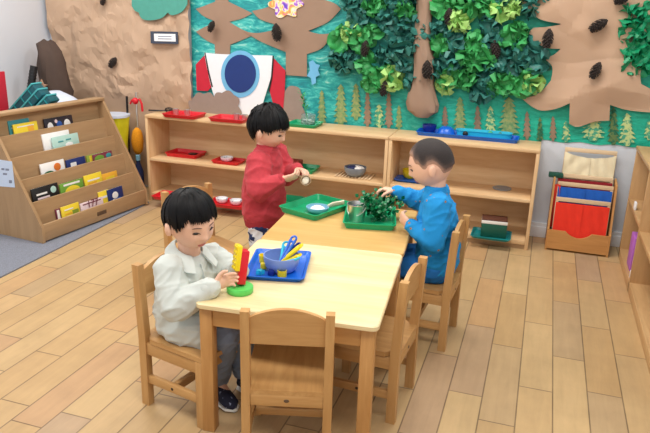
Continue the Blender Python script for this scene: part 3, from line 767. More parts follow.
# shelf B
tray('long blue tray on top of the right shelf', 'blue_plastic', onshelf(468, 136.2, TOP), .66, .165, .026, rz=0.0)
lathe_obj('bowl', 'dark blue bowl in the long blue tray', 'bowl', 'navy_plastic', onshelf(429, 132.5, TOP + .0045), bowl_prof(.048, .055))
lathe_obj('bowl', 'upturned mid blue bowl beside the dark blue bowl', 'bowl', 'blue_plastic', onshelf(446, 134, TOP + .0045), [(0, .05), (.03, .05), (.05, .035), (.062, .0), (.058, 0), (.045, .03), (0, .045)][::-1])
tray('turquoise oblong dish lying in the long blue tray', 'turquoise_plastic', onshelf(484, 136.5, TOP + .0045), .37, .10, .042, r=.045, flare=.008, cat='dish', name='dish')
for i, (x, k, lab) in enumerate(((465, 'black', 'small dark pebble in the turquoise dish, left end'), (490, 'leaf_mid', 'small green toy leaf in the turquoise dish, middle'), (500, 'leaf_dark', 'small dark green toy leaf in the turquoise dish, right end'))):
    o = MB().ell((0, 0, .018), (.018, .014, .018), u=10, v=8).build('pebble', k, None); o.location = onshelf(x, 136.5, TOP + .010); tag(o, lab, 'pebble')
tray('blue tray with a yellow bowl on the middle shelf behind the blue top', 'blue_plastic', onshelf(410, 180.5, MID), .20, .15, .015)
lathe_obj('bowl', 'yellow bowl in the blue tray on the middle shelf', 'bowl', 'yellow_plastic', onshelf(409.5, 178, MID + .0045), bowl_prof(.052, .062))
lathe_obj('lid', 'flat grey disc on the middle shelf of the right unit', 'lid', 'grey_ceramic', onshelf(502, 188.5, MID), [(0, 0), (.06, 0), (.062, .003), (.06, .006), (0, .006)])
tray('teal tray on the bottom shelf of the right unit', 'teal_plastic', onshelf(491, 236, BOT), .25, .20, .018)
gb = thing('card_box', 'dark green box with white band and brown lid on the teal tray', 'box', onshelf(493, 235, BOT + .0045), R(4))
MB().box((0, 0, .045), (.16, .11, .09), .003).build('box_body', 'box_green', gb)
MB().box((0, 0, .100), (.162, .112, .022), .003).build('white_band', 'white_plastic', gb)
MB().box((0, 0, .114), (.160, .110, .010), .003).build('lid', 'box_brown', gb)

# ------------------------------------------------------------------ bookcase
bkrz = math.atan2(-.111, .994)
bk = thing('bookcase', 'slanted wooden display bookcase with five tiers of picture books', 'bookcase', (-2.795, 3.103, .0085), bkrz)
BW = .966
fnx = lambda y0, y1: (lambda x, z, y: Vector((x, y, z)))
prof = [(0, 0), (0, .10), (-.355, .745), (-.42, .745), (-.42, 0)]
for y0, y1 in ((-.02, 0), (BW - .02, BW)):
    MB().prism(prof, y0, y1, lambda x, z, y: Vector((x, y, z))).build('side_panel', BK[2], bk, 30)
fx = [-.012, -.092, -.172, -.252, -.330]      # x of each lip
fz = [.03, .155, .285, .41, .535]             # floor of each tier
lip = [.105, .225, .355, .48, .605]
for i in range(5):
    if i == 0: MB().span((-.016, 0, .008), (-.002, BW - .02, .115), .003).build('front_board', BK[1], bk)
    nxt_x = fx[i + 1] if i < 4 else -.40
    top = (fz[i + 1] + .078) if i < 4 else .745
    MB().span((nxt_x, 0, fz[i] - .012), (fx[i] - .004, BW - .02, fz[i]), .001).build('tier_floor', BK[1], bk)
    # back board of the tier leans back, its top edge is the lip of the tier above
    x0 = nxt_x + .012; x1 = nxt_x - .012 if i < 4 else -.405
    mb = MB(); mb.prism([(x0, fz[i]), (x1, top), (x1 - .012, top), (x0 - .012, fz[i])], 0, BW - .02, lambda x, z, y: Vector((x, y, z))); mb.build('back_board', BK[1], bk, 30)
MB().span((-.42, -.02, .735), (-.345, BW, .757), .004).build('top_rail', BK[1], bk)
MB().box((-.001, BW * .51, .06), (.006, .085, .026), .002).build('badge', 'badge', bk)
# notice on the left side panel
bmw = Matrix.Translation(bk.location) @ Euler((0, 0, bkrz)).to_matrix().to_4x4()
sx = bmw.to_3x3() @ Vector((0, -1, 0)); sp0 = bmw @ Vector((0, -.0215, 0))
nq = [onplane(x, y, sp0, sx) for x, y in ((-4, 159), (12, 161.5), (15, 187.5), (-4, 186))]
nt_ = thing('paper_notice', 'pale printed paper notice taped on the bookcase side panel', 'notice', tuple(nq[0]))
mb = MB(); mb.rings([[p - nq[0] for p in nq], [p - nq[0] + sx * .001 for p in nq]]); mb.build('sheet', 'notice_paper', nt_, 0)
for (a, b, y0, y1) in ((1.5, 4.5, 168, 170), (5.5, 9, 168.5, 170.5), (3, 7, 173, 174.8), (9, 12, 180, 183)):
    w = [onplane(x, y, sp0 + sx * .0012, sx) - nq[0] for x, y in ((a, y0), (b, y0 + .3), (b, y1 + .3), (a, y1))]
    MB().rings([w, [p + sx * .0006 for p in w]]).build('text_line', 'print_grey', nt_, 0)
# books
bn = bmw.to_3x3() @ Vector((1, 0, .18)).normalized()
inv = bmw.inverted()
def book(tier, x0, x1, yt, label, cover, dx=0.0, pics=(), th=.010, tilt=0.0):
    nxt_x = fx[tier + 1] if tier < 4 else -.40
    lx = nxt_x + .022 + dx
    pl = bmw @ Vector((lx, 0, fz[tier] + .1)); nn = bmw.to_3x3() @ Vector((1, 0, .12)).normalized()
    a = inv @ onplane(x0, yt, pl, nn); b = inv @ onplane(x1, yt - (x1 - x0) * .16, pl, nn)
    w = abs(b.y - a.y); ztop = (a.z + b.z) / 2; h = max(ztop - fz[tier] - .002, .08)
    cy = (a.y + b.y) / 2
    t = thing('book', label, 'book', bmw @ Vector((lx + .006, cy, fz[tier] + .001)), bkrz, 'picture books in the bookcase')
    sh = Matrix.Shear('XY', 4, (0, 0)); lean = Euler((0, -R(8), 0)).to_matrix()
    rot = Euler((R(tilt), 0, 0)).to_matrix()
    tr = lambda o: o.data.transform((rot @ lean).to_4x4())
    o = MB().box((0, 0, h / 2), (th, w, h), .0012).build('cover', 'book_' + cover, t); tr(o)
    o = MB().box((-.0004, 0, h / 2 + .001), (th * .6, w - .006, h - .002)).build('pages', 'paper_white', t); tr(o)
    for (kind, u, v, su, sv, mt) in pics:      # u: 0 left..1 right as seen, v: 0 top..1 bottom
        c = Vector((th / 2 + .0006, (u - .5) * w, h * (1 - v)))
        if kind == 'r': o = MB().box(c, (.0012, su * w, sv * h)).build('cover_picture', 'book_' + mt, t)
        else: o = MB().ell(c, (.0012, su * w / 2, sv * h / 2), u=20, v=10).build('cover_picture', 'book_' + mt, t)
        tr(o)
    return t
book(4, 8, 29, 121, 'teal book tucked behind the yellow book on the top tier', 'teal', -.006, [('r', .5, .3, .8, .06, 'white')])
book(4, 13, 37, 124.5, 'yellow book at the left of the top tier', 'yellow', .014, [('r', .7, .4, .25, .5, 'orange'), ('r', .5, .15, .7, .05, 'white')])
book(4, 44, 72, 119, 'dark book with white figures on the top tier', 'dark', .004, [('e', .18, .45, .2, .5, 'white'), ('e', .5, .4, .2, .4, 'blue'), ('e', .78, .45, .24, .55, 'white'), ('e', .4, .2, .1, .2, 'pink')])
book(3, 42, 69, 134, 'white book behind the mint book on the fourth tier', 'white', -.006, [])
book(3, 52, 78, 137, 'mint green book with small grey lettering on the fourth tier', 'mint', .016, [('r', .3, .25, .2, .06, 'teal'), ('r', .6, .22, .2, .06, 'teal'), ('e', .6, .45, .3, .2, 'white'), ('r', .4, .6, .2, .08, 'teal')])
book(2, 40, 64, 163.5, 'white book with an orange face and green shape on the middle tier', 'white', .006, [('e', .68, .3, .3, .38, 'orangedot'), ('e', .3, .55, .45, .3, 'forest'), ('e', .72, .6, .25, .2, 'forest')])
book(2, 66, 85, 159.5, 'navy book with a white square on the middle tier', 'navy', .006, [('r', .35, .35, .3, .28, 'white'), ('r', .6, .65, .6, .08, 'teal')])
book(2, 86.5, 104, 155, 'olive green book behind the plum book on the middle tier', 'olive', -.004, [('r', .3, .3, .3, .5, 'yellow')])
book(2, 93, 112, 154, 'plum and green covered book at the right of the middle tier', 'plum', .016, [('e', .3, .3, .5, .4, 'green'), ('e', .8, .25, .3, .3, 'teal')])
book(1, 31, 58, 188, 'black book with white lettering on the second tier', 'black', .006, [('e', .8, .25, .22, .3, 'mint'), ('r', .35, .3, .4, .08, 'white'), ('r', .4, .48, .45, .08, 'pink'), ('e', .7, .65, .4, .2, 'blue')])
book(1, 59.5, 83, 183, 'green book with a yellow haired face on the second tier', 'green', .006, [('e', .5, .5, .65, .55, 'yellow'), ('e', .5, .6, .4, .3, 'pink'), ('r', .5, .12, .7, .1, 'white')])
book(1, 84, 101.5, 175, 'yellow book with pale squares on the second tier', 'yellow', .006, [('r', .5, .3, .7, .08, 'white'), ('r', .4, .5, .5, .2, 'orange'), ('e', .7, .62, .3, .2, 'white')])
book(1, 102, 117, 173.5, 'orange and yellow book at the right of the second tier', 'orange', .0, [('r', .5, .35, .6, .2, 'yellow'), ('e', .5, .6, .4, .2, 'red')])
book(0, 55.5, 76, 208, 'dark edged book behind the yellow book on the bottom tier', 'plum', -.006, [('r', .1, .4, .12, .7, 'white')])
book(0, 61, 79, 206, 'yellow book with grey picture on the bottom tier', 'yellow', .012, [('r', .75, .5, .35, .4, 'olive'), ('r', .4, .2, .5, .06, 'white'), ('r', .35, .4, .4, .06, 'orange')])
b177 = book(0, 80, 103, 202, 'pale pink book with big dark figures 177 on the bottom tier', 'pink', .006, [('r', .5, .12, .8, .06, 'plum')])
fc = bpy.data.curves.new('figures', 'FONT'); fc.body = '177'; fc.size = .07; fc.extrude = .0006; fc.align_x = 'CENTER'
fo = bpy.data.objects.new('figures', fc); C.objects.link(fo); fo.parent = b177; fo.location = (.004, 0.0, .072); fo.rotation_euler = Euler((R(90), 0, R(90))); fo.rotation_euler.rotate(Euler((0, -R(8), 0)))
fc.materials.append(M['book_plum'])
fm = bpy.data.meshes.new_from_object(fo); fo2 = bpy.data.objects.new('cover_figures', fm); C.objects.link(fo2); fo2.parent = b177; fo2.location = fo.location; fo2.rotation_euler = fo.rotation_euler; bpy.data.objects.remove(fo)
book(0, 98.5, 109, 191.5, 'narrow yellow book beside the navy book on the bottom tier', 'yellow', -.004, [('r', .5, .3, .6, .1, 'white'), ('r', .5, .7, .7, .2, 'orange')])
book(0, 107.5, 122.5, 189, 'navy book with a white bird shape on the bottom tier', 'navy', .008, [('e', .45, .35, .4, .35, 'white'), ('e', .65, .6, .5, .2, 'blue'), ('e', .3, .65, .25, .25, 'white')])

# rug
rp = [onz(136, 209, .008), onz(0, 277, .008), onz(-40, 296, .008)]
poly_r = [(rp[0].x, rp[0].y + .02), (rp[0].x - .02, 4.12), (-3.78, 4.16), (-3.78, 2.2), (rp[2].x, 2.2), (rp[2].x, rp[2].y), (rp[1].x, rp[1].y)]
mb = MB(); mb.prism(poly_r, 0.0, .008)
o = mb.build('rug', 'rug', None, 30); tag(o, 'blue grey carpet rug under the bookcase', 'rug')

# things on the ledge behind the bookcase
lg = thing('storage_chest', 'low pale chest against the left wall behind the bookcase', 'chest', (-3.62, 3.85, 0))
MB().span((-.15, -.62, 0.0085), (.36, .42, .60), .006).build('chest_body', BK[1], lg)
MB().span((-.16, -.64, .60), (.37, .44, .62), .004).build('chest_lid', BK[1], lg)
def teal_bin(x0, y0, x1, y1, Y, label, dep=.09, th=.045):
    a, b = ony(x0, y0, Y), ony(x1, y1, Y); dz = max(0, .705 - a.z); L = (b - a).length
    d = (b - a).normalized(); n = Vector((0, 1, 0)).cross(d); n = -n if n.z > 0 else n
    t = thing('plastic_bin', label, 'bin', tuple(a), 0, 'teal bins leaning behind the bookcase')
    rot = Matrix((d, Vector((0, 1, 0)), n)).transposed()
    c = d * L / 2 + Vector((0, dep / 2, 0)) + n * th / 2
    MB().box(c, (L, dep, th), .004, rot).build('bin_body', 'teal_dark', t)
    MB().box(d * L / 2 + Vector((0, dep / 2, 0)) - n * .004, (L + .01, dep + .01, .012), .003, rot).build('rim', 'teal_light', t)
    for k in range(4):
        MB().box(d * L * (.15 + .235 * k) + Vector((0, -.002, 0)) + n * th / 2, (.008, .008, th), .002, rot).build('rib', 'teal_plastic', t)
teal_bin(3, 118, 32, 84.5, 3.72, 'teal plastic bin leaning at the back, first from the left')
teal_bin(13, 118, 38, 90, 3.70, 'teal plastic bin leaning in the middle of three')
teal_bin(26, 118, 47, 96, 3.68, 'teal plastic bin leaning at the right of three')
# brown bag
mb = MB(); rs = []
for k, (x, y, r, dep) in enumerate([(58, 111, 13, .12), (58, 104, 13, .12), (57, 92, 15, .13), (54, 78, 14, .12), (52, 64, 13.5, .11), (50, 52, 11.5, .09), (46, 43, 9.5, .06), (46, 40.5, 5, .03)]):
    c = ony(x, y, 4.22); c.z = max(c.z, .6215); rr = r / 135.0; ring_ = []
    for i in range(30):
        a = 2 * PI * i / 30; kf = 1 + .30 * noise.noise(Vector((math.cos(a) * 2.4, math.sin(a) * 2.4, c.z * 8))) - .12 * abs(math.sin(2.5 * a + c.z * 7))
        ring_.append(c + Vector((math.cos(a) * rr * kf, math.sin(a) * dep * kf, .01 * math.sin(3 * a))))
    rs.append(ring_)
o = mb.rings(rs).build('fabric_bag', 'bag_brown', None, 50); tag(o, 'dark brown slouched fabric bag in the corner behind the bookcase', 'bag')
mb = MB(); rs = []
for (x, y, r, dep) in [(62, 114, 20, .16), (62, 104, 19, .15), (58, 97, 13, .11), (54, 91, 5, .05)]:
    c = ony(x, y, 3.98); c.z = max(c.z, .6215); rs.append([c + Vector((math.cos(2 * PI * i / 24) * r / 140 * (1 + .12 * math.sin(3 * 2 * PI * i / 24)), math.sin(2 * PI * i / 24) * dep, 0)) for i in range(24)])
o = mb.rings(rs).build('plastic_bag', 'bag_white', None, 60); tag(o, 'white plastic bag slumped behind the bookcase below the brown bag', 'bag')
a, b = ony(29, 100, 4.0), ony(34, 66, 4.05)
cy = thing('speaker_tube', 'dark ribbed cylinder standing beside the brown bag', 'cylinder', tuple(a))
mb = MB().tube([Vector((0, 0, 0)), (b - a) * .5, b - a], .026, 16); mb.build('tube', 'black', cy)
for k in range(9): MB().tube([(b - a) * (.1 + .09 * k), (b - a) * (.13 + .09 * k)], .0285, 16).build('ridge', 'dark_metal', cy)
o = MB().prism([(0, .05), (.015, .015), (.05, .012), (.022, -.01), (.032, -.045), (0, -.024), (-.032, -.045), (-.022, -.01), (-.05, .012), (-.015, .015)], -.006, .006, lambda x, y, z: Vector((x, z, y)) * 1.0).build('star_ornament', 'star_brown', None); o.location = ony(42, 86, 4.05); tag(o, 'brown wooden star beside the dark cylinder', 'star')
o = MB().box((0, 0, .165), (.02, .22, .33), .003).build('red_folder', 'rocket_red', None); o.location = ony(-4, 111, 3.62); o.location.z = .621; tag(o, 'red board standing at the left edge behind the bookcase', 'board')

# cleaning tools between bookcase and shelf
def cleaning():
    Yb = 4.36
    p = ony(121, 190, 4.33); 
    z0 = 0.0
    yb = thing('bin_bag', 'yellow bag lined bin behind the right end of the bookcase', 'bag', (ony(119, 130, 4.32).x - .02, 4.30, 0))
    rs = []
    for z, r, w in ((0.0, .075, 0), (.2, .085, .03), (.4, .09, .05), (.5, .10, .08), (.60, .115, .05)):
        rs.append([Vector((math.cos(2 * PI * i / 26) * r * (1 + w * math.sin(5 * 2 * PI * i / 26)), math.sin(2 * PI * i / 26) * r * .9, z)) for i in range(26)])
    MB().rings(rs).build('bag', 'bag_yellow', yb, 60)
    MB().lathe([(.112, .595), (.118, .595), (.118, .612), (.112, .612)], (0, 0, 0), 26).build('rim', 'bag_white', yb)
    bx = ony(130, 150, 4.4).x
    br = thing('broom', 'dark handled broom beside the yellow bag', 'broom', (bx, 4.38, 0))
    MB().tube([(0, 0, .08), (0, .02, .74)], .009).build('handle', 'dark_metal', br)
    MB().box((0, 0, .05), (.10, .05, .09), .01).build('bristles', 'black', br)
    mp = thing('dust_mop', 'mop with fluffy orange head and red cap beside the shelf', 'mop', (ony(138, 150, 4.36).x, 4.36, 0))
    MB().tube([(0, 0, .02), (0, .02, .78)], .008).build('handle', 'steel', mp)
    rs = []
    for k in range(11):
        t = k / 10; r = .012 + .034 * math.sin(PI * t) ** .5
        rs.append([Vector((math.cos(2 * PI * i / 20) * r * (1 + .1 * noise.noise(Vector((i * 1.3, k * 1.1, 0)))), math.sin(2 * PI * i / 20) * r, .30 + .21 * t)) for i in range(20)])
    MB().rings(rs).build('fluffy_head', 'orange_fluff', mp, 50)
    MB().ell((0, .0, .715), (.026, .022, .026)).build('cap', 'red_plastic', mp)
    MB().tube([(.0, 0, .72), (.04, .0, .73), (.055, 0, .70), (.06, 0, .64)], .009).build('red_grip', 'red_plastic', mp)
    MB().tube([(.0, 0, .72), (-.03, .0, .72), (-.045, 0, .69)], .007).build('red_hook', 'red_plastic', mp)
    sp = thing('spray_bottle', 'navy and white bottle on the floor beside the shelf end', 'bottle', (ony(139, 175, 4.30).x, 4.30, 0))
    MB().lathe([(0, 0), (.035, 0), (.037, .01), (.037, .18), (.015, .25), (.013, .28), (0, .28)]).build('bottle_body', 'navy_cloth', sp)
    MB().lathe([(0, .27), (.018, .27), (.018, .31), (0, .31)]).build('bottle_cap', 'paleblue_plastic', sp)
cleaning()

# ------------------------------------------------------------------ dressing frame stand
SX0, SX1, SY = .142, .497, 4.24
sd = thing('frame_stand', 'wooden stand with a scooped front board holding fabric dressing frames', 'stand', (SX0, SY, 0))
SW = SX1 - SX0
fp = [(0, .005), (SW, .005), (SW, .135)] + [(SW * (.72 - .44 * k / 12), .135 - .038 * math.sin(PI * k / 12) ** .8) for k in range(13)] + [(0, .135)]
MB().prism(fp, 0, .016, lambda x, z, y: Vector((x, y, z))).build('front_board', ST[0], sd, 30)
for x in (-.012, SW): MB().prism([(0, 0), (0, .14), (.02, .15), (.10, .44), (.22, .46), (.22, 0)], x, x + .012, lambda y, z, xx: Vector((xx, y, z))).build('side_panel', ST[2], sd, 30)
MB().span((0, .205, .005), (SW, .217, .30)).build('back_board', ST[0], sd)
MB().span((0, .0, .003), (SW, .215, .012)).build('base_board', ST[0], sd)
def frame(label, y, ztop, mat, x0=.02, x1=None, zb=.03, kind='flat', lean=.03):
    x1 = x1 or SW - .02; w = x1 - x0
    t = thing('dressing_frame', label, 'dressing frame', (SX0 + x0, SY + y, zb), 0, 'dressing frames in the stand')
    h = ztop - zb
    sk = lambda o: o.data.transform(Matrix(((1, 0, 0, 0), (0, 1, lean / h * 1.0, 0), (0, 0, 1, 0), (0, 0, 0, 1))))
    for (a, b, nm) in (((0, -.006, h - .026), (w, .008, h), 'top_bar'), ((0, -.006, 0), (w, .008, .022), 'bottom_bar')):
        sk(MB().span(a, b, .003).build(nm, BAR[0], t))
    for x in (0, w - .018): sk(MB().span((x, -.005, .022), (x + .018, .007, h - .026), .002).build('side_bar', BAR[2], t))
    for s in (0, 1):
        xa = .004 if s == 0 else w / 2; xb = w / 2 + .004 if s == 0 else w - .004
        def fn(u, v, xa=xa, xb=xb, s=s):
            x = xa + (xb - xa) * u; z = .02 + (h - .05) * v
            yy = -.009 - .004 * abs(math.sin(u * 9 + v * 3)) - (.003 if s == 0 else 0) - .003 * noise.noise(Vector((x * 30, z * 14, y * 9)))
            if kind == 'drape':
                e = abs(2 * ((x) / w) - 1); z = .02 + (h - .045) * v - (.028 * (1 - e ** 2) * v); yy -= .008 * abs(math.sin(v * 14 + e * 5))
            return Vector((x, yy, z))
        sk(MB().grid(fn, 14, 26).build('fabric_flap', mat, t, 60))
    return t
frame('cream fabric dressing frame standing highest at the back of the stand', .165, .632, 'cloth_cream', .035, SW - .008, kind='drape', lean=.06)
frame('dark red dressing frame behind the blue one in the stand', .125, .470, 'cloth_red', .012, SW - .01, lean=.05)
frame('blue fabric dressing frame between the dark red and orange ones', .085, .427, 'cloth_blue', .018, SW - .006, lean=.04)
frame('bright orange red dressing frame at the front of the stand', .04, .336, 'cloth_orange', .016, SW - .012, lean=.04)
o = MB().grid(lambda u, v: Vector((.02 + .035 * u, .012 * math.sin(u * 6 + v * 5), .12 + .29 * v)), 6, 10).build('fabric_strip', 'cloth_orange', None, 60)
o.location = (SX0 - .02, SY + .108, 0); tag(o, 'narrow strip of red cloth at the left side of the frame stand', 'cloth')
o = MB().box((0, 0, 0), (.09, .05, .03), .006).build('cloth_roll', 'cloth_green', None); o.location = (SX0 + .0, SY + .175, .455); tag(o, 'dark green cloth roll at the left behind the dressing frames', 'cloth')

# ------------------------------------------------------------------ right cabinet
cbx = .575
cabt = thing('open_cabinet', 'open wooden shelf cabinet along the right wall', 'cabinet', (cbx, 3.72, 0))
CH_ = .705; CD = .38
for y0, y1, nm in ((.57, .592, 'end_panel'), (-.011, .011, 'divider'), (-1.2, -1.178, 'end_panel')):
    MB().span((0, y0, 0), (CD, y1, CH_ - .022), .002).build(nm, CB[2], cabt)
MB().span((-.004, -1.2, CH_ - .022), (CD, .595, CH_), .003).build('top_board', CB[1], cabt)
MB().span((.01, -1.2, .03), (CD, .57, .055), .002).build('bottom_board', CB[1], cabt)
MB().span((.004, .011, .355), (CD, .57, .378), .002).build('shelf_board', CB[1], cabt)
MB().span((.004, -1.178, .33), (CD, -.011, .352), .002).build('shelf_board', CB[1], cabt)
MB().span((CD - .01, -1.2, 0), (CD, .59, CH_ - .02)).build('back_panel', CB[1], cabt)
MB().span((.0, -1.2, 0), (.014, .592, .055), .002).build('toe_board', CB[1], cabt)
for y, z, lab in ((.34, .44, 'upper white label card on the cabinet shelf edge'), (.05, .13, 'lower white label card on the cabinet shelf edge')):
    o = MB().box((0, 0, 0), (.012, .05, .045), .004).build('label_card', 'paper_white', None); o.location = (cbx + .012, 3.72 + y, z - .04 if z > .3 else .078); tag(o, lab, 'label')
o = MB().box((0, 0, .10), (.10, .14, .20), .006).build('basket', 'purple', None); o.location = (cbx + .064, 3.72 + .235, .0555); tag(o, 'purple box on the lower shelf of the right cabinet', 'box')

# ------------------------------------------------------------------ tables
ta = .0919
ux = Vector((math.cos(ta), math.sin(ta), 0)); uy = Vector((-math.sin(ta), math.cos(ta), 0))
TO = Vector((-1.0119, 1.764, 0))
def table(name, label, org, W, D, topm, h=.5):
    t = thing(name, label, 'table', org, ta)
    rs = [rrect(W - .006, D - .006, .022, h - .020), rrect(W, D, .024, h - .017), rrect(W, D, .024, h - .004), rrect(W - .008, D - .008, .022, h)]
    o = MB().rings([[p + Vector((W / 2, D / 2, 0)) for p in r] for r in rs]).build('tabletop', topm, t, 35)
    i0 = .012
    for x in (i0, W - i0 - .045):
        for y in (i0, D - i0 - .045):
            MB().span((x, y, 0), (x + .045, y + .045, h - .020), .004).build('leg', TB[2], t)
    for y in (i0 + .006, D - i0 - .026): MB().span((i0 + .045, y, h - .085), (W - i0 - .045, y + .02, h - .020), .002).build('apron', TB[0], t)
    for x in (i0 + .006, W - i0 - .026): MB().span((x, i0 + .045, h - .085), (x + .02, D - i0 - .045, h - .020), .002).build('apron', TB[1], t)
    return t
table('play_table', 'pale topped wooden children table in front with the toy and blue tray', TO, .617, .668, TT)
table('play_table', 'honey topped wooden children table behind with two green trays', TO + uy * .672 + ux * .004, .613, .628, TT2, .4985)

# ------------------------------------------------------------------ chairs
def chair(label, p, rz, first=None):
    if first is not None:
        t = copy_tree(first); t.location = p; t.rotation_euler = (0, 0, rz); t['label'] = label; return t
    t = thing('child_chair', label, 'chair', p, rz, 'wooden children chairs')
    w = .290; hw = w / 2; pt = .028; pd = .034
    for s in (-1, 1):
        y0 = s * hw - (pt if s > 0 else 0)
        MB().prism([(-.135 - pd / 2, 0), (-.135 + pd / 2, 0), (-.135 + pd / 2, .28), (-.152 + pd / 2, .56), (-.152 - pd / 2 + .004, .56), (-.135 - pd / 2, .28)], y0, y0 + pt, lambda x, z, y: Vector((x, y, z))).build('rear_post', CH[2], t, 30)
        MB().span((.118, y0, 0), (.152, y0 + pt, .265), .003).build('front_leg', CH[2], t)
        yr = s * (hw - pt / 2)
        MB().span((-.12, yr - .009, .215), (.12, yr + .009, .263), .003).build('side_rail', CH[0], t)
        st_ = MB().span((-.12, yr - .009, .095), (.12, yr + .009, .128), .003).build('stretcher', CH[0], t)
        MB().ell((0, s * (hw - pt / 2) + s * .009, .111), (.006, .0025, .006)).build('bolt', 'screw', st_)
    MB().span((-.012, -hw + pt, .097), (.012, hw - pt, .127), .003).build('cross_stretcher', CH[1], t)
    MB().span((.124, -hw + pt, .215), (.144, hw - pt, .263), .003).build('front_rail', CH[1], t)
    rr_ = MB().span((-.150, -hw + pt, .225), (-.132, hw - pt, .268), .003).build('rear_rail', CH[1], t)
    MB().ell((-.1505, 0, .247), (.0012, .009, .006)).build('badge', 'badge', rr_)
    def seat(u, v):
        x = -.15 + .315 * u; y = -hw + .002 + (w - .004) * v
        return Vector((x, y, .284 - .006 * math.sin(PI * u) * math.sin(PI * v)))
    mb = MB(); mb.grid(seat, 12, 10)
    g = bmesh.ops.extrude_face_region(mb.bm, geom=mb.bm.faces[:]); bmesh.ops.translate(mb.bm, vec=(0, 0, -.018), verts=[v for v in g['geom'] if isinstance(v, bmesh.types.BMVert)])
    # notch: keep the seat between the rear posts
    for v in mb.bm.verts:
        if v.co.x < -.112: v.co.y = max(-hw + pt, min(hw - pt, v.co.y))
    mb.build('seat', CH[0], t, 30)
    n = 14; top = [(-hw + pt, .535)] + [(-hw + pt + (w - 2 * pt) * k / n, .535 + .032 * math.sin(PI * k / n) ** .8) for k in range(1, n)] + [(hw - pt, .535)]
    outl = top + [(hw - pt, .443), (-hw + pt, .443)]
    bo = MB().prism(outl, 0, .016, lambda y, z, x: Vector((-.152 + .008 + x - (z - .425) * .06, y, z))).build('backrest', CH[1], t, 30)
    for s in (-1, 1): MB().ell((-.1465, s * (hw - pt - .014), .515), (.0025, .006, .006)).build('bolt', 'screw', bo)
    return t
c0 = chair('empty wooden child chair in front, back to the camera, tucked under the near table', None or Vector((-.697, 1.848, 0)), R(106))
chair('wooden child chair holding the child in the pale jacket', Vector((-1.112, 1.955, 0)), R(-13), c0)
chair('empty wooden child chair tucked in at the right side of the near table', Vector((-.511, 2.207, 0)), R(180 - 3.5), c0)
chair('wooden child chair holding the child in the blue top', Vector((-.419, 2.812, 0)), R(180 - 3), c0)
chair('empty wooden child chair behind the child in the pale jacket, at the far table', Vector((-1.505, 2.768, 0)), R(-25), c0)

# ------------------------------------------------------------------ things on the tables
Z5 = .5005
tray('blue tray with toy pieces on the near table', 'blue_plastic', onz(279, 267.2, Z5), .222, .288, .018, R(14), r=.018)
lathe_obj('bowl', 'periwinkle bowl full of plastic scissors in the blue tray', 'bowl', 'periwinkle', onz(281.5, 270, Z5 + .0045), bowl_prof(.068, .062, .6))
bc = onz(281.5, 270, Z5 + .0045)
def scis(a, tilt, mat, label, ln=.115, r=.045, z=.03, hd=.0):
    t = thing('toy_scissors', label, 'toy', bc + Vector((0, 0, 0)), 0, 'plastic tools in the periwinkle bowl')
    d = Vector((math.cos(a) * math.cos(tilt), math.sin(a) * math.cos(tilt), math.sin(tilt))); s0 = Vector((-math.cos(a) * .02, -math.sin(a) * .02, .016))
    sd_ = d.cross(Vector((0, 0, 1))).normalized()
    MB().tube([s0 + sd_ * .004, s0 + d * ln * .6 + sd_ * .006, s0 + d * ln + sd_ * .011], [.005, .006, .006], 8).build('blade', mat, t)
    MB().tube([s0 - sd_ * .004, s0 + d * ln * .6 - sd_ * .006, s0 + d * ln - sd_ * .011], [.005, .006, .006], 8).build('blade', mat, t)
    e = s0 + d * (ln - .006)
    MB().tube([e + sd_ * .012 * math.cos(k * PI / 6) + d * .012 * (1 + math.sin(k * PI / 6)) for k in range(13)], .0045, 8).build('grip', mat, t)
    return t
scis(R(70), R(46), 'blue_plastic', 'blue plastic tool sticking up highest from the periwinkle bowl', .118)
scis(R(45), R(40), 'navy_plastic', 'navy plastic tool in the middle of the periwinkle bowl', .105)
scis(R(22), R(42), 'yellow_plastic', 'yellow plastic tool leaning right in the periwinkle bowl', .110)
scis(R(5), R(30), 'yellow_plastic', 'yellow plastic tool low at the right rim of the periwinkle bowl', .09)
scis(R(-12), R(27), 'turquoise_plastic', 'turquoise plastic tool at the front of the periwinkle bowl', .088)
scis(R(95), R(40), 'turquoise_plastic', 'turquoise plastic tool at the left of the periwinkle bowl', .095)
TZ = Z5 + .0045
lathe_obj('ring_toy', 'yellow ring cup at the back left of the blue tray', 'toy', 'yellow_plastic', onz(263.5, 262, TZ), cup_prof(.016, .018, .03))
o = MB().box((0, 0, .011), (.022, .022, .022), .003).build('cube_toy', 'yellow_plastic', None); o.location = onz(263.5, 268.5, TZ); o.rotation_euler = (0, 0, .3); tag(o, 'yellow cube beside the periwinkle bowl', 'toy')
st = [((.017 if k % 2 == 0 else .008) * math.cos(PI * k / 5 + .3), (.017 if k % 2 == 0 else .008) * math.sin(PI * k / 5 + .3)) for k in range(10)]
o = MB().prism(st, 0, .016).build('star_toy', 'turquoise_plastic', None); o.location = onz(260, 274, TZ); tag(o, 'turquoise star at the front left of the blue tray', 'toy')
o = MB().box((0, 0, .011), (.024, .022, .022), .003).build('cube_toy', 'navy_plastic', None); o.location = onz(271.5, 275, TZ); o.rotation_euler = (0, 0, .1); tag(o, 'navy cube in front of the periwinkle bowl', 'toy')
lathe_obj('cylinder_toy', 'yellow cylinder at the front of the blue tray', 'toy', 'yellow_plastic', onz(282, 276, TZ), cup_prof(.017, .018, .024))
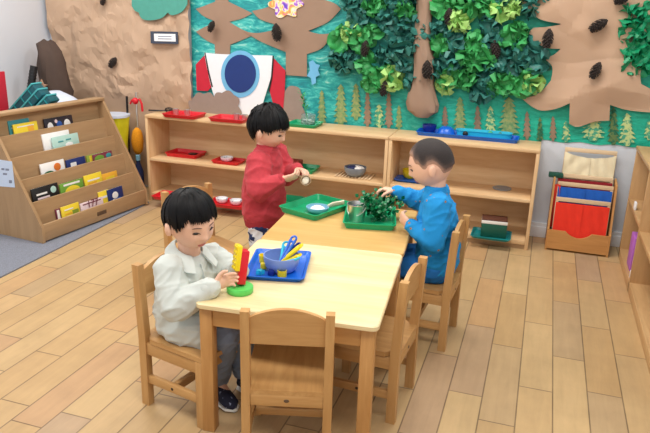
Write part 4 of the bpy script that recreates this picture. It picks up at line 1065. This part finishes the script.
# white mat under the blue tray
# spinning toy held by the child
dp = onz(240, 291.5, Z5)
ty = thing('stacking_toy', 'toy of red and yellow upright block on a round green base', 'toy', dp)
MB().lathe([(0, 0), (.044, 0), (.046, .003), (.046, .019), (.044, .022), (0, .022)], (0, 0, 0), 36).build('round_base', 'lime_plastic', ty)
rotb = Euler((R(-8), R(10), R(38))).to_matrix()
MB().box(rotb @ Vector((0, 0, .066)) + Vector((-.006, .008, .020)), (.030, .050, .118), .003, rotb).build('red_block', 'red_plastic', ty)
yb_ = MB().box(rotb @ Vector((-.021, -.003, .098)) + Vector((-.006, .008, .020)), (.016, .050, .088), .002, rotb).build('yellow_block', 'yellow_plastic', ty)
for i in range(5):
    for j in range(2):
        c = rotb @ Vector((-.030, -.014 + .022 * j, .062 + .0180 * i)) + Vector((-.006, .008, .020))
        MB().lathe([(0, -.003), (.0055, -.003), (.0055, .003), (0, .003)], c, 12, rotb @ Euler((0, R(90), 0)).to_matrix()).build('stud', 'yellow_plastic', yb_)
# green trays at the back table
ZB = .499
tray('green tray with a pale blue sieve on the far table', 'green_plastic', onz(316.5, 210, ZB), .235, .305, .03, R(-20), r=.016, group='green trays on the far table')
tray('green tray with a metal bucket and green sprig on the far table', 'green_plastic', onz(370, 220, ZB), .240, .31, .03, R(13), r=.016, group='green trays on the far table')
sv = thing('sieve', 'pale blue round scoop with cream handle and white powder', 'scoop', onz(317.5, 212, ZB + .005))
MB().lathe(bowl_prof(.056, .028, .55)).build('cup', 'paleblue_plastic', sv)
MB().lathe([(0, .008), (.036, .008), (.034, .02), (.018, .03), (0, .033)]).build('powder', 'powder', sv)
hd = Vector((.85, .52, 0)).normalized()
MB().tube([hd * .05 + Vector((0, 0, .026)), hd * .075 + Vector((0, 0, .034)), hd * .13 + Vector((0, 0, .044))], [.012, .019, .016], 10, flat=.5).build('handle', 'cream_plastic', sv)
o = MB().ell((0, 0, .004), (.014, .01, .004)).build('powder_spill', 'powder', None); o.location = onz(305, 214.5, ZB + .005); o['kind'] = 'stuff'; tag(o, 'little spill of white powder in the left green tray', 'powder')
bu = thing('bucket', 'small shiny metal bucket in the right green tray', 'bucket', onz(356.5, 220.5, ZB + .005), R(-20))
MB().lathe([(0, 0), (.034, 0), (.046, .078), (.048, .080), (.048, .083), (.045, .083), (.043, .078), (.032, .004), (0, .004)], (0, 0, 0), 32).build('pail', 'steel', bu)
MB().tube([Vector((.049 * math.cos(a), -.035 * math.sin(a), .073 - .045 * math.sin(a))) for a in [PI * k / 14 for k in range(15)]], .002, 6).build('bail_handle', 'steel', bu)
MB().lathe([(0, .060), (.040, .060), (.030, .066), (0, .068)], (0, 0, 0), 24).build('dark_fill', 'navy_cloth', bu)
pp = onz(377, 220, ZB + .005)
pl = thing('plastic_plant', 'bushy dark green plastic sprig lying in the right green tray', 'plant', pp)
prng = random.Random(5)
for k in range(5):
    a = 2 * PI * k / 5 + .3; e = Vector((.075 * math.cos(a) - .0, .075 * math.sin(a) + .005, .080 + .025 * (k % 2)))
    stem_ = MB().tube([Vector((0, 0, .004)), e * .5 + Vector((0, 0, .03)), e], .003, 6).build('stem', 'plastic_leaf', pl)
    mb = MB()
    for i in range(75):
        t = prng.random() ** .6; c = e * t + Vector((prng.gauss(0, .017), prng.gauss(0, .017), prng.gauss(.014, .013)))
        c.z = max(c.z, .006); d = Vector((prng.gauss(0, 1), prng.gauss(0, 1), prng.gauss(.5, .7))).normalized(); s_ = d.orthogonal().normalized(); n_ = d.cross(s_)
        L_, W_ = .024, .011
        mb.rings([[c, c + s_ * .001, c + n_ * .001], [c + d * L_ * .5 + s_ * W_, c + d * L_ * .5 + n_ * .003, c + d * L_ * .5 - s_ * W_], [c + d * L_, c + d * L_ + s_ * .001, c + d * L_ + n_ * .001]])
    mb.build('foliage', 'plastic_leaf', stem_, 30)

# ------------------------------------------------------------------ children
def gauss(x, s): return math.exp(-(x / s) ** 2)
HA, HB, HC = .088, .074, .098
def head_pt(d, sc=1.0):
    dx, dy, dz = d
    tap = 1 - (.20 * dz * dz if dz < 0 else 0)
    x, y, z = HA * dx, HB * dy * tap, HC * dz
    if dx < 0 and dz < 0: x *= 1 - .30 * dz * dz
    if dx < 0 and dz > -.2: x *= 1.06
    if dx > 0:
        x *= 1 - .05 * abs(dz) * dx
        w = sst(.25, .7, dx); a = abs(y)
        h = .013 * gauss(y, .0105) * gauss(z + .030, .011) + .005 * gauss(y, .009) * gauss(z + .012, .016)
        h += .003 * gauss(a - .009, .006) * gauss(z + .034, .006)
        h -= .0055 * gauss(a - .030, .015) * gauss(z + .004, .010)
        h += .007 * gauss(a - .038, .022) * gauss(z + .040, .022)
        h += .0055 * gauss(y, .017) * gauss(z + .056, .0045) + .005 * gauss(y, .015) * gauss(z + .066, .005) - .003 * gauss(y, .02) * gauss(z + .0607, .0022)
        h += .007 * gauss(y, .018) * gauss(z + .086, .011)
        h += .002 * gauss(z - .018, .012)
        x += h * w
    return Vector((x, y, z)) * sc
def dir_of(y, z):
    dz = z / HC; tap = 1 - (.20 * dz * dz if dz < 0 else 0); dy = y / (HB * tap)
    return Vector((math.sqrt(max(0.0, 1 - dy * dy - dz * dz)), dy, dz))
def sph(nu, nv):
    for j in range(1, nv):
        th = PI * j / nv
        yield [Vector((math.sin(th) * math.cos(2 * PI * i / nu), math.sin(th) * math.sin(2 * PI * i / nu), math.cos(th))) for i in range(nu)]
def head_mb(mb, mat, sc):
    rs = [[mat @ head_pt(d, sc) for d in r] for r in sph(72, 56)]
    mb.rings(rs)
    for s in (-1, 1):
        c = Vector((-.008, s * HB * 1.06, -.014)) * sc; rot = mat.to_3x3() @ Euler((0, R(-10), s * R(28))).to_matrix()
        mb.ell(mat @ c, Vector((.016, .010, .024)) * sc, rot, 14, 10)
        mb.ell(mat @ (c + Vector((-.006, s * .008, .003)) * sc), Vector((.012, .005, .020)) * sc, rot, 14, 10)
        mb.ell(mat @ (c + Vector((-.002, s * .005, -.016)) * sc), Vector((.008, .005, .008)) * sc, rot, 14, 10)
def hand(mb, W, D, Nn, side, curl=(.5, .5, .5, .5), tc=.4, sc=1.0):
    D = D.normalized(); Nn = (Nn - D * Nn.dot(D)).normalized(); S = D.cross(Nn)
    mb.loft([(W - D * .012 * sc, S, Nn, .015 * sc, .013 * sc), (W + D * .004 * sc, S, Nn, .018 * sc, .012 * sc), (W + D * .022 * sc, S, Nn, .025 * sc, .012 * sc), (W + D * .044 * sc, S, Nn, .026 * sc, .010 * sc), (W + D * .052 * sc, S, Nn, .022 * sc, .007 * sc)], 16)
    for k in range(4):
        o_ = (k - 1.5) * .0132 * sc * -side; L = (.043, .048, .045, .036)[k] * sc; c = curl[k]
        p = W + D * (.047 - .003 * abs(k - 1.2)) * sc + S * o_; d = (D + S * o_ * 2.5).normalized(); pts = [p]
        for f, g in ((.45, .6), (.32, 1.0), (.23, .8)):
            ax = d.cross(Nn).normalized(); d = Matrix.Rotation(c * g, 3, ax) @ d; p = p + d * L * f; pts.append(p)
        r = .0062 * sc; mb.chain(pts, [r * 1.1, r, r * .95, r * .8])
    b = W + D * .012 * sc + S * side * .018 * sc; d = (D * .62 + S * side * .75 + Nn * .25).normalized()
    p1 = b + d * .022 * sc; d2 = (d + Nn * tc + D * .3).normalized(); p2 = p1 + d2 * .017 * sc; d3 = (d2 + Nn * tc * .8 - S * side * .3).normalized()
    mb.chain([b, p1, p2, p2 + d3 * .013 * sc], [.010 * sc, .0082 * sc, .0072 * sc, .006 * sc])
def wrinkle(me, amp, fr, seed=0, aniso=(1, 1, 1)):
    co = [v.co.copy() for v in me.vertices]; nr = [v.normal.copy() for v in me.vertices]
    r1 = Euler((R(35), R(20), R(30))).to_matrix(); r2 = Euler((R(-40), R(30), R(-35))).to_matrix()
    for v, c, n in zip(me.vertices, co, nr):
        h = 0
        for rot, o_ in ((r1, 0), (r2, 7)):
            p = rot @ c; p = Vector((p.x * fr * .45 + seed + o_, p.y * fr * .45, p.z * fr * 1.5))
            k = 1 - 2.2 * abs(noise.noise(p + noise.noise_vector(p * .5) * .5)); h += max(0, k) ** 2
        v.co = c + n * amp * (h * .9 - .35)
def hair_shell(name, par, mat, sc, off, line, mt, tuck=.012, fn=None, nu=96, nv=72):
    rs = []
    for r in sph(nu, nv):
        ring_ = []
        for d in r:
            p = head_pt(d); az = math.atan2(d.y, d.x); zl = line(abs(az))
            k = sst(zl - .010, zl + .006, p.z); o_ = -tuck + (off(d) + tuck) * k
            n = Vector((p.x / HA ** 2, p.y / HB ** 2, p.z / HC ** 2)).normalized()
            if fn: o_ += fn(d, p) * k
            ring_.append(mat @ ((p + n * o_) * sc))
        rs.append(ring_)
    return MB().rings(rs).build(name, mt, par, 60, off=Vector(par.location))
def straight_hair(par, mat, sc, line, mt, seed, n=230, off=.011, crown=(-.30, 0, .95), messy=0.0):
    r = random.Random(seed); cr = Vector(crown).normalized(); mb = MB()
    mb_rs = []
    for r_ in sph(64, 44):
        ring_ = []
        for d in r_:
            p = head_pt(d); az = abs(math.atan2(d.y, d.x)); k = sst(line(az) - .006, line(az) + .008, p.z)
            nn = Vector((p.x / HA ** 2, p.y / HB ** 2, p.z / HC ** 2)).normalized()
            ring_.append(mat @ ((p + nn * (-.012 + (off + .011) * k)) * sc))
        mb_rs.append(ring_)
    mb.rings(mb_rs)
    for i in range(n):
        az = 2 * PI * (i + r.random()) / n; zl = line(abs((az + PI) % (2 * PI) - PI)) + r.uniform(-.012, .007)
        dz = max(-.97, zl / HC); rr = math.sqrt(1 - dz * dz); e = Vector((math.cos(az) * rr, math.sin(az) * rr, dz))
        an = cr.angle(e); st_ = r.uniform(0, .45); pts, rad = [], []
        lift = r.uniform(-.002, .005)
        for k in range(9):
            t = st_ + (1 - st_) * k / 8; d = cr.slerp(e, t) if an < 3.1 else cr.lerp(e, t)
            p = head_pt(d.normalized()); nn = Vector((p.x / HA ** 2, p.y / HB ** 2, p.z / HC ** 2)).normalized()
            o_ = off + lift + .005 * math.sin(PI * t) - (.003 * t)
            if messy and k < 3 and st_ < .3: o_ += messy * r.random() * (1 - t)
            pts.append(mat @ ((p + nn * o_) * sc)); rad.append((.0075 if k < 6 else .0075 - .0021 * (k - 5)) * sc)
        rad[0] *= .5
        nrm = (pts[4] - mat.translation).normalized()
        mb.tube(pts, rad, 6, .45, nrm)
    return mb.build('hair', mt, par, 60, off=Vector(par.location))
def face(par, mat, sc, gaze=-.2, lid=.0035, smile=0.0):
    off = Vector(par.location); L = lambda p: mat @ (p * sc)
    for s in (-1, 1):
        def fp(y, z, o_=.001): 
            p = head_pt(dir_of(y, z)); return p + Vector((o_, 0, 0))
        c = fp(s * .030, -.006, -.0005)
        e = MB().ell(L(c), Vector((.0035, .0112, .0056)) * sc, mat.to_3x3() @ Euler((0, 0, s * R(22))).to_matrix(), 14, 10).build('eye', 'eye_dark', par, 60, off)
        lash = [L(fp(s * (.030 + .0125 * t), -.0025 - .004 * t * t - (0.001 if t * s > 0 else 0), .0035)) for t in (-1, -.6, -.2, .2, .6, 1)]
        MB().tube(lash, [.0006, .0014, .0018, .0018, .0015, .0007], 6).build('eyelash', 'eye_dark', e, 60, off)
        br = [L(fp(s * (.029 + .015 * t), .017 - .003 * t * t, .0012)) for t in (-1, -.5, 0, .5, 1)]
        MB().tube(br, [.0010, .0022, .0024, .002, .0008], 6, .5).build('eyebrow', 'brow', par, 60, off)
    def lp(y, z, o_): return L(head_pt(dir_of(y, z)) + Vector((o_, 0, 0)))
    MB().tube([lp(.017 * t, -.0585 + smile * t * t + .001 * (1 - abs(t)) , .0005) for t in (-1, -.6, -.2, .2, .6, 1)], [.0008, .0026, .0032, .0032, .0026, .0008], 8).build('upper_lip', 'lip', par, 60, off)
    MB().tube([lp(.015 * t, -.0645 + smile * t * t, .0003) for t in (-1, -.6, -.2, .2, .6, 1)], [.0008, .003, .0038, .0038, .003, .0008], 8).build('lower_lip', 'lip', par, 60, off)
def head_matrix(c, yaw, pitch, roll=0.0):
    return Matrix.Translation(Vector(c)) @ Euler((0, 0, R(yaw))).to_matrix().to_4x4() @ Euler((0, R(pitch), 0)).to_matrix().to_4x4() @ Euler((R(roll), 0, 0)).to_matrix().to_4x4()
def shoe(par, heel, D, mat_u, mat_s, ln=.135, name='shoe'):
    D = D.normalized(); S = Vector((-D.y, D.x, 0)); Z = Vector((0, 0, 1)); h = Vector(heel)
    off = Vector(par.location)
    sh = MB().loft([(h - D * .012 + Z * .030, S, Z, .006, .012), (h + Z * .036, S, Z, .026, .026), (h + D * ln * .3 + Z * .038, S, Z, .029, .028), (h + D * ln * .6 + Z * .030, S, Z, .033, .020), (h + D * ln * .85 + Z * .024, S, Z, .030, .015), (h + D * ln + Z * .018, S, Z, .010, .008)], 18).build(name, mat_u, par, 50, off)
    MB().loft([(h - D * .014 + Z * .008, S, Z, .008, .006), (h + Z * .008, S, Z, .029, .0075), (h + D * ln * .55 + Z * .008, S, Z, .036, .0075), (h + D * ln * .88 + Z * .008, S, Z, .032, .0075), (h + D * (ln + .006) + Z * .008, S, Z, .010, .005)], 18).build('sole', mat_s, sh, 50, off)

V3 = Vector
def collar_band(par, pts_in, pts_out, mat, name, th=.004):
    """a folded collar: strip between two closed or open rows of points"""
    mb = MB()
    n = len(pts_in)
    a = [mb.bm.verts.new(p) for p in pts_in]; b = [mb.bm.verts.new(p) for p in pts_out]
    for i in range(n - 1): mb.bm.faces.new((a[i], a[i + 1], b[i + 1], b[i]))
    bmesh.ops.recalc_face_normals(mb.bm, faces=mb.bm.faces)
    bmesh.ops.solidify(mb.bm, geom=mb.bm.faces[:], thickness=th)
    bmesh.ops.subdivide_edges(mb.bm, edges=mb.bm.edges[:], cuts=1, use_grid_fill=True, smooth=.15)
    return mb.build(name, mat, par, 60, Vector(par.location))

# ---- child in the pale jacket (seated, front left)
def child_jacket():
    base = V3((-1.13, 1.95, 0))
    t = thing('person', 'child seated at the near table in a pale jacket, holding the red and yellow toy', 'person', base)
    f = V3((.93, -.36, 0)).normalized(); l = V3((-f.y, f.x, 0)); Z = V3((0, 0, 1))
    pel = V3((-1.155, 1.955, .335)); chest = V3((-1.135, 1.945, .50)); nk = V3((-1.12, 1.938, .605))
    hm = head_matrix(V3((-1.106, 1.924, .728)), -26, 11, 5); hs = 1.02
    rs, re, rw = V3((-1.150, 1.848, .560)), V3((-1.105, 1.80, .455)), V3((-.978, 1.832, .537))
    ls, le, lw = V3((-1.09, 2.035, .555)), V3((-1.01, 2.045, .50)), V3((-.945, 1.965, .552))
    hipr, kr, ar = V3((-1.14, 1.895, .325)), V3((-.975, 1.900, .325)), V3((-1.045, 1.985, .075))
    hipl, kl, al = V3((-1.13, 2.01, .325)), V3((-.955, 1.995, .325)), V3((-.985, 2.075, .075))
    b = MB(); head_mb(b, hm, hs)
    b.capsule(nk - Z * .05, hm @ V3((-.015, 0, -.05)), .040, .040)
    b.loft([(pel - Z * .03, f, l, .050, .070), (pel, f, l, .062, .080), (pel + Z * .08, f, l, .060, .075), (chest, f, l, .062, .080), (chest + Z * .06, f, l, .055, .080), (nk - Z * .02, f, l, .035, .05), (nk, f, l, .02, .025)])
    for s_, e_, w_ in ((rs, re, rw), (ls, le, lw)): b.chain([s_, e_, w_], [.034, .026, .018])
    for h_, k_, a_ in ((hipr, kr, ar), (hipl, kl, al)): b.chain([h_, k_, a_], [.055, .040, .026]); b.capsule(a_, a_ + V3((.05, -.02, -.045)), .022, .018)
    hand(b, rw + (V3((-.945, 1.875, .545)) - rw).normalized() * .012, V3((-.930, 1.900, .556)) - rw, V3((.7, -.1, .1)), -1, (.5, .6, .6, .7), .5, .95)
    hand(b, lw, V3((-.905, 1.915, .566)) - lw, V3((-.3, -.9, .0)), 1, (.5, .5, .6, .6), .5, .95)
    me = b.fuse(.003, 2); me.transform(Matrix.Translation(-base)); link('body', me, 'skin', t, 0); me.polygons.foreach_set('use_smooth', [True] * len(me.polygons))
    face(t, hm, hs)
    line = lambda a: .040 - .038 * sst(.75, 1.2, a) - .060 * sst(1.75, 2.3, a)
    straight_hair(t, hm, hs, line, 'hair_black', 4, 260, .009)
    # jacket
    j = MB()
    j.loft([(pel - Z * .035 - f * .005, f, l, .088, .112), (pel + Z * .02, f, l, .098, .122), (pel + Z * .09, f, l, .098, .122), (chest + Z * .0, f, l, .092, .116), (chest + Z * .055, f, l, .075, .108), (nk - Z * .022, f, l, .052, .070), (nk - Z * .004, f, l, .040, .050)])
    j.chain([rs + Z * .002, re, rw - (rw - re).normalized() * .01], [.055, .053, .035])
    j.chain([ls, le, lw - (lw - le).normalized() * .008], [.054, .050, .035])
    for h_, k_ in ((hipr, kr), (hipl, kl)): j.capsule(h_ + Z * .004, h_ + (k_ - h_) * .55 + Z * .004, .072, .071)
    me = j.fuse(.0055, 3); wrinkle(me, .0060, 16, 3); me.transform(Matrix.Translation(-base)); link('jacket', me, 'jacket', t, 60)
    off = base
    for w_, e_ in ((rw, re), (lw, le)):
        d = (w_ - e_).normalized(); u = d.orthogonal().normalized(); v = d.cross(u); c = w_ - d * .012
        rsg = [[c + d * a_ + (u * math.cos(2 * PI * i / 20) + v * math.sin(2 * PI * i / 20)) * r_ for i in range(20)] for a_, r_ in ((-.02, .034), (-.012, .038), (.010, .037), (.016, .034), (.014, .028), (-.0, .027))]
        MB().rings(rsg).build('cuff', 'jacket', t, 50, off)
    # collar: turned down round the neck
    ci, co = [], []
    for k in range(17):
        a = R(28 + (360 - 56) * k / 16); rad = V3((f * math.cos(a) + l * math.sin(a)))
        ci.append(nk + rad * .049 + Z * (.020 - .022 * math.cos(a)) - f * .004); co.append(nk + rad * (.088 if abs(k - 8) < 6.5 else .096) + Z * (-.018 - .032 * math.cos(a)))
    collar_band(t, ci, co, 'jacket', 'collar')
    j_pk = MB().box(chest + f * .097 - l * .052 - Z * .012, (.008, .048, .052), .003, Matrix((f, l, Z)).transposed()).build('pocket', 'jacket', t, 40, off)
    # button placket and pocket
    MB().tube([nk + f * .058 - Z * .03, chest + f * .096 + Z * .01, pel + f * .104 + Z * .06], .006, 8, .6).build('placket', 'jacket', t, 60, off)
    # trousers
    p = MB()
    p.loft([(pel - Z * .05, f, l, .06, .09), (pel - Z * .01, f, l, .082, .105), (pel + Z * .03, f, l, .078, .10)])
    for h_, k_, a_ in ((hipr, kr, ar), (hipl, kl, al)): p.chain([h_, k_, a_ + Z * .02], [.063, .054, .045])
    me = p.fuse(.006, 3); wrinkle(me, .006, 18, 8); me.transform(Matrix.Translation(-base)); link('trousers', me, 'grey_trousers', t, 60)
    shoe(t, V3((ar.x - .012, ar.y + .005, .001)), V3((.84, -.54, 0)), 'shoe_navy', 'sole')
    shoe(t, V3((al.x - .005, al.y, .001)), V3((.9, -.35, 0)), 'shoe_navy', 'sole')
    return t
child_jacket()

# ---- child in the red sweater (standing at the far table)
def child_red():
    base = V3((-1.315, 3.045, 0))
    t = thing('person', 'child standing in a red sweater and white printed trousers, holding a small bronze scoop', 'person', base)
    f = V3((.98, -.17, 0)).normalized(); l = V3((-f.y, f.x, 0)); Z = V3((0, 0, 1))
    pel = V3((-1.315, 3.045, .40)); chest = V3((-1.310, 3.045, .62)); nk = V3((-1.298, 3.04, .755))
    hm = head_matrix(V3((-1.283, 3.035, .856)), 0, 15, 3); hs = 1.0
    rs, re, rw = V3((-1.305, 2.962, .692)), V3((-1.275, 2.895, .575)), V3((-1.155, 2.905, .640))
    ls, le, lw = V3((-1.285, 3.145, .705)), V3((-1.235, 3.165, .590)), V3((-1.125, 3.035, .660))
    hipr, kr, ar = V3((-1.315, 2.995, .385)), V3((-1.305, 2.99, .215)), V3((-1.318, 2.985, .06))
    hipl, kl, al = V3((-1.315, 3.10, .385)), V3((-1.305, 3.105, .215)), V3((-1.318, 3.11, .06))
    b = MB(); head_mb(b, hm, hs)
    b.capsule(nk - Z * .05, hm @ V3((-.018, 0, -.05)), .040, .040)
    b.loft([(pel - Z * .05, f, l, .050, .070), (pel, f, l, .066, .084), (pel + Z * .1, f, l, .064, .078), (chest, f, l, .064, .084), (chest + Z * .07, f, l, .056, .085), (nk - Z * .02, f, l, .035, .05), (nk, f, l, .02, .025)])
    for s_, e_, w_ in ((rs, re, rw), (ls, le, lw)): b.chain([s_, e_, w_], [.034, .027, .019])
    for h_, k_, a_ in ((hipr, kr, ar), (hipl, kl, al)): b.chain([h_, k_, a_], [.055, .040, .028]); b.capsule(a_ - Z * .02, a_ + V3((.06, 0, -.04)), .024, .018)
    hand(b, rw + V3((.008, 0, .002)), V3((-1.085, 2.935, .655)) - rw, V3((.1, .6, .6)), -1, (.5, .6, .6, .7), .5, 1.0)
    hand(b, lw + V3((.006, 0, .002)), V3((-1.055, 2.985, .668)) - lw, V3((.1, -.4, -.75)), -1, (.5, .6, .6, .7), .5, 1.0)
    me = b.fuse(.0032, 2); me.transform(Matrix.Translation(-base)); link('body', me, 'skin', t, 0); me.polygons.foreach_set('use_smooth', [True] * len(me.polygons))
    face(t, hm, hs)
    line = lambda a: .032 - .030 * sst(.8, 1.25, a) - .060 * sst(1.75, 2.3, a)
    straight_hair(t, hm, hs, line, 'hair_black', 9, 240, .015, (-.35, .05, .93), .016)
    j = MB()
    j.loft([(pel - Z * .035, f, l, .085, .105), (pel + Z * .005, f, l, .105, .125), (pel + Z * .10, f, l, .108, .126), (chest - Z * .02, f, l, .096, .118), (chest + Z * .07, f, l, .080, .116), (nk - Z * .008, f, l, .056, .074), (nk + Z * .014, f, l, .046, .050)])
    j.chain([rs, re, rw - (rw - re).normalized() * .02], [.064, .060, .036])
    j.chain([ls, le, lw - (lw - le).normalized() * .02], [.062, .056, .036])
    me = j.fuse(.006, 3); wrinkle(me, .006, 13, 5); me.transform(Matrix.Translation(-base)); link('sweater', me, 'sweater', t, 60)
    off = base
    rg = lambda c, ru, rv: [c + f * ru * math.cos(2 * PI * i / 28) + l * rv * math.sin(2 * PI * i / 28) for i in range(28)]
    MB().rings([rg(pel - Z * .05, .080, .098), rg(pel - Z * .052, .091, .110), rg(pel - Z * .015, .099, .119), rg(pel - Z * .01, .09, .11)]).build('hem_band', 'sweater_rib', t, 50, off)
    for w_, e_ in ((rw, re), (lw, le)):
        d = (w_ - e_).normalized(); MB().tube([w_ - d * .030, w_ - d * .018, w_ + d * .004, w_ + d * .008], [.034, .032, .028, .022], 18).build('cuff', 'sweater_rib', t, 50, off)
    nd = (hm @ V3((-.018, 0, -.05)) - nk).normalized()
    MB().loft([(nk + nd * .0, f, l, .046, .052), (nk + nd * .014, f, l, .047, .050), (nk + nd * .022, f, l, .043, .045)]).build('neckband', 'sweater_rib', t, 50, off)
    p = MB()
    p.loft([(pel - Z * .09, f, l, .07, .095), (pel - Z * .02, f, l, .074, .094), (pel + Z * .05, f, l, .070, .090)])
    for h_, k_, a_ in ((hipr, kr, ar), (hipl, kl, al)): p.chain([h_ - Z * .03, k_, a_], [.062, .054, .044])
    me = p.fuse(.006, 3); wrinkle(me, .005, 15, 8); me.transform(Matrix.Translation(-base)); link('trousers', me, 'print_trousers', t, 60)
    for a_ in (ar, al): shoe(t, V3((a_.x - .02, a_.y, .001)), f, 'shoe_navy', 'sole')
    sc_ = thing('scoop', 'small bronze scoop held in the hands of the child in red', 'scoop', V3((-1.075, 2.955, .642)))
    MB().lathe(bowl_prof(.026, .018, .5, .002), (.028, -.012, -.012), 20, Euler((R(55), R(20), 0)).to_matrix()).build('scoop_cup', 'bronze', sc_)
    MB().ell((.027, -.016, -.006), (.018, .004, .020), Euler((R(-30), R(20), 0)).to_matrix()).build('white_filling', 'cream_plastic', sc_)
    MB().tube([V3((-.055, -.0, .010)), V3((-.02, -.002, .008)), V3((.012, -.006, .002))], [.006, .007, .008], 10).build('handle', 'bronze', sc_)
    return t
child_red()

# ---- child in the blue top (seated at the far table, facing left)
def child_blue():
    base = V3((-.405, 2.82, 0))
    t = thing('person', 'child seated at the far table in a blue top, reaching into the green plant', 'person', base)
    f = V3((-.99, .05, 0)).normalized(); l = V3((-f.y, f.x, 0)); Z = V3((0, 0, 1))
    pel = V3((-.365, 2.82, .345)); chest = V3((-.380, 2.82, .565)); nk = V3((-.398, 2.818, .700))
    hm = head_matrix(V3((-.428, 2.815, .810)), 186, 16, -2); hs = 1.07
    ls, le, lw = V3((-.368, 2.715, .652)), V3((-.366, 2.675, .500)), V3((-.480, 2.722, .548))
    rs, re, rw = V3((-.400, 2.920, .652)), V3((-.480, 2.975, .585)), V3((-.605, 2.945, .632))
    hl, kl, al = V3((-.37, 2.785, .335)), V3((-.575, 2.775, .335)), V3((-.55, 2.79, .07))
    hr, kr, ar = V3((-.37, 2.905, .335)), V3((-.575, 2.915, .335)), V3((-.55, 2.905, .07))
    b = MB(); head_mb(b, hm, hs)
    b.capsule(nk - Z * .05, hm @ V3((-.02, 0, -.05)), .042, .042)
    b.loft([(pel - Z * .04, f, l, .050, .075), (pel, f, l, .070, .088), (pel + Z * .1, f, l, .066, .080), (chest, f, l, .068, .086), (chest + Z * .06, f, l, .058, .088), (nk - Z * .02, f, l, .036, .05), (nk, f, l, .02, .025)])
    for s_, e_, w_ in ((rs, re, rw), (ls, le, lw)): b.chain([s_, e_, w_], [.036, .028, .020])
    for h_, k_, a_ in ((hr, kr, ar), (hl, kl, al)): b.chain([h_, k_, a_], [.058, .042, .028]); b.capsule(a_ - Z * .02, a_ + V3((-.06, 0, -.04)), .024, .018)
    hand(b, lw, V3((-.545, 2.762, .575)) - lw, V3((-.1, .7, .3)), 1, (.5, .6, .6, .7), .4, 1.08)
    hand(b, rw, V3((-.675, 2.940, .640)) - rw, V3((-.3, -.1, -.9)), 1, (.6, .7, .7, .8), .5, 1.08)
    me = b.fuse(.0032, 2); me.transform(Matrix.Translation(-base)); link('body', me, 'skin', t, 0); me.polygons.foreach_set('use_smooth', [True] * len(me.polygons))
    face(t, hm, hs)
    line = lambda a: .054 - .030 * sst(.55, 1.0, a) - .024 * sst(1.05, 1.3, a) + .014 * sst(1.38, 1.55, a) - .050 * sst(1.75, 2.3, a)
    ho = hair_shell('hair', t, hm, hs, lambda d: .0035 + .003 * sst(.1, .6, d.z), line, 'hair_buzz', .004)
    # hair gets shorter and thinner towards the hairline: density per vertex
    at = ho.data.attributes.new('hair_length', 'FLOAT', 'POINT'); k = 0
    for r_ in sph(96, 72):
        for d in r_:
            p = head_pt(d); at.data[k].value = sst(-.002, .045, p.z - line(abs(math.atan2(d.y, d.x)))); k += 1
    j = MB()
    j.loft([(pel - Z * .015, f, l, .085, .105), (pel + Z * .03, f, l, .098, .118), (pel + Z * .11, f, l, .094, .112), (chest, f, l, .088, .112), (chest + Z * .06, f, l, .074, .108), (nk - Z * .022, f, l, .052, .070), (nk + Z * .002, f, l, .045, .050)])
    j.chain([rs, re, rw - (rw - re).normalized() * .01], [.056, .046, .032])
    j.chain([ls, le, lw - (lw - le).normalized() * .01], [.058, .050, .032])
    me = j.fuse(.006, 3); wrinkle(me, .0055, 15, 5); me.transform(Matrix.Translation(-base)); link('top', me, 'blue_top', t, 60)
    off = base
    for w_, e_ in ((rw, re), (lw, le)):
        d = (w_ - e_).normalized(); MB().tube([w_ - d * .022, w_ - d * .010, w_ + d * .006, w_ + d * .009], [.033, .031, .028, .022], 18).build('cuff', 'blue_top', t, 50, off)
    nd = (hm @ V3((-.02, 0, -.05)) - nk).normalized()
    MB().loft([(nk + nd * -.002, f, l, .047, .053), (nk + nd * .010, f, l, .047, .051), (nk + nd * .016, f, l, .044, .046)]).build('neckband', 'blue_top', t, 50, off)
    p = MB()
    p.loft([(pel - Z * .058, f, l, .06, .09), (pel - Z * .02, f, l, .085, .112), (pel + Z * .03, f, l, .085, .108)])
    for h_, k_, a_ in ((hr, kr, ar), (hl, kl, al)): p.chain([h_, k_, a_ + Z * .01], [.066, .056, .044])
    me = p.fuse(.006, 3); wrinkle(me, .006, 16, 8); me.transform(Matrix.Translation(-base)); link('trousers', me, 'blue_trousers', t, 60)
    for a_ in (ar, al): shoe(t, V3((a_.x + .02, a_.y, .001)), f, 'shoe_navy', 'sole')
    return t
child_blue()

# ------------------------------------------------------------------ light
def lamp(x, y, sx, sy, w, col):
    t = thing('ceiling_light', 'white ceiling light panel overhead, %s' % ('near' if y < 2 else 'far') + (' left' if x < -1.5 else ' right'), 'light', (x, y, 2.75), 0, 'ceiling light panels')
    MB().span((-sx / 2 - .03, -sy / 2 - .03, -.03), (sx / 2 + .03, sy / 2 + .03, 0), .004).build('housing', 'white_paint', t)
    ld = bpy.data.lights.new('lamp', 'AREA'); ld.shape = 'RECTANGLE'; ld.size = sx; ld.size_y = sy; ld.energy = w; ld.color = col
    lo = bpy.data.objects.new('lamp', ld); C.objects.link(lo); lo.location = (0, 0, -.035); lo.parent = t
for x, y in ((-2.7, 1.0), (-.3, 1.0), (-2.7, 3.3), (-.3, 3.3)): lamp(x, y, 1.2, .6, 31, (1, .965, .92))
w = bpy.data.worlds.new('daylight'); bpy.context.scene.world = w; w.use_nodes = True
w.node_tree.nodes['Background'].inputs[0].default_value = (.86, .92, 1, 1); w.node_tree.nodes['Background'].inputs[1].default_value = 0.75
vs = bpy.context.scene.view_settings
vs.view_transform = 'Standard'; vs.look = 'None'; vs.gamma = 1; vs.use_curve_mapping = False; vs.exposure = 0.33
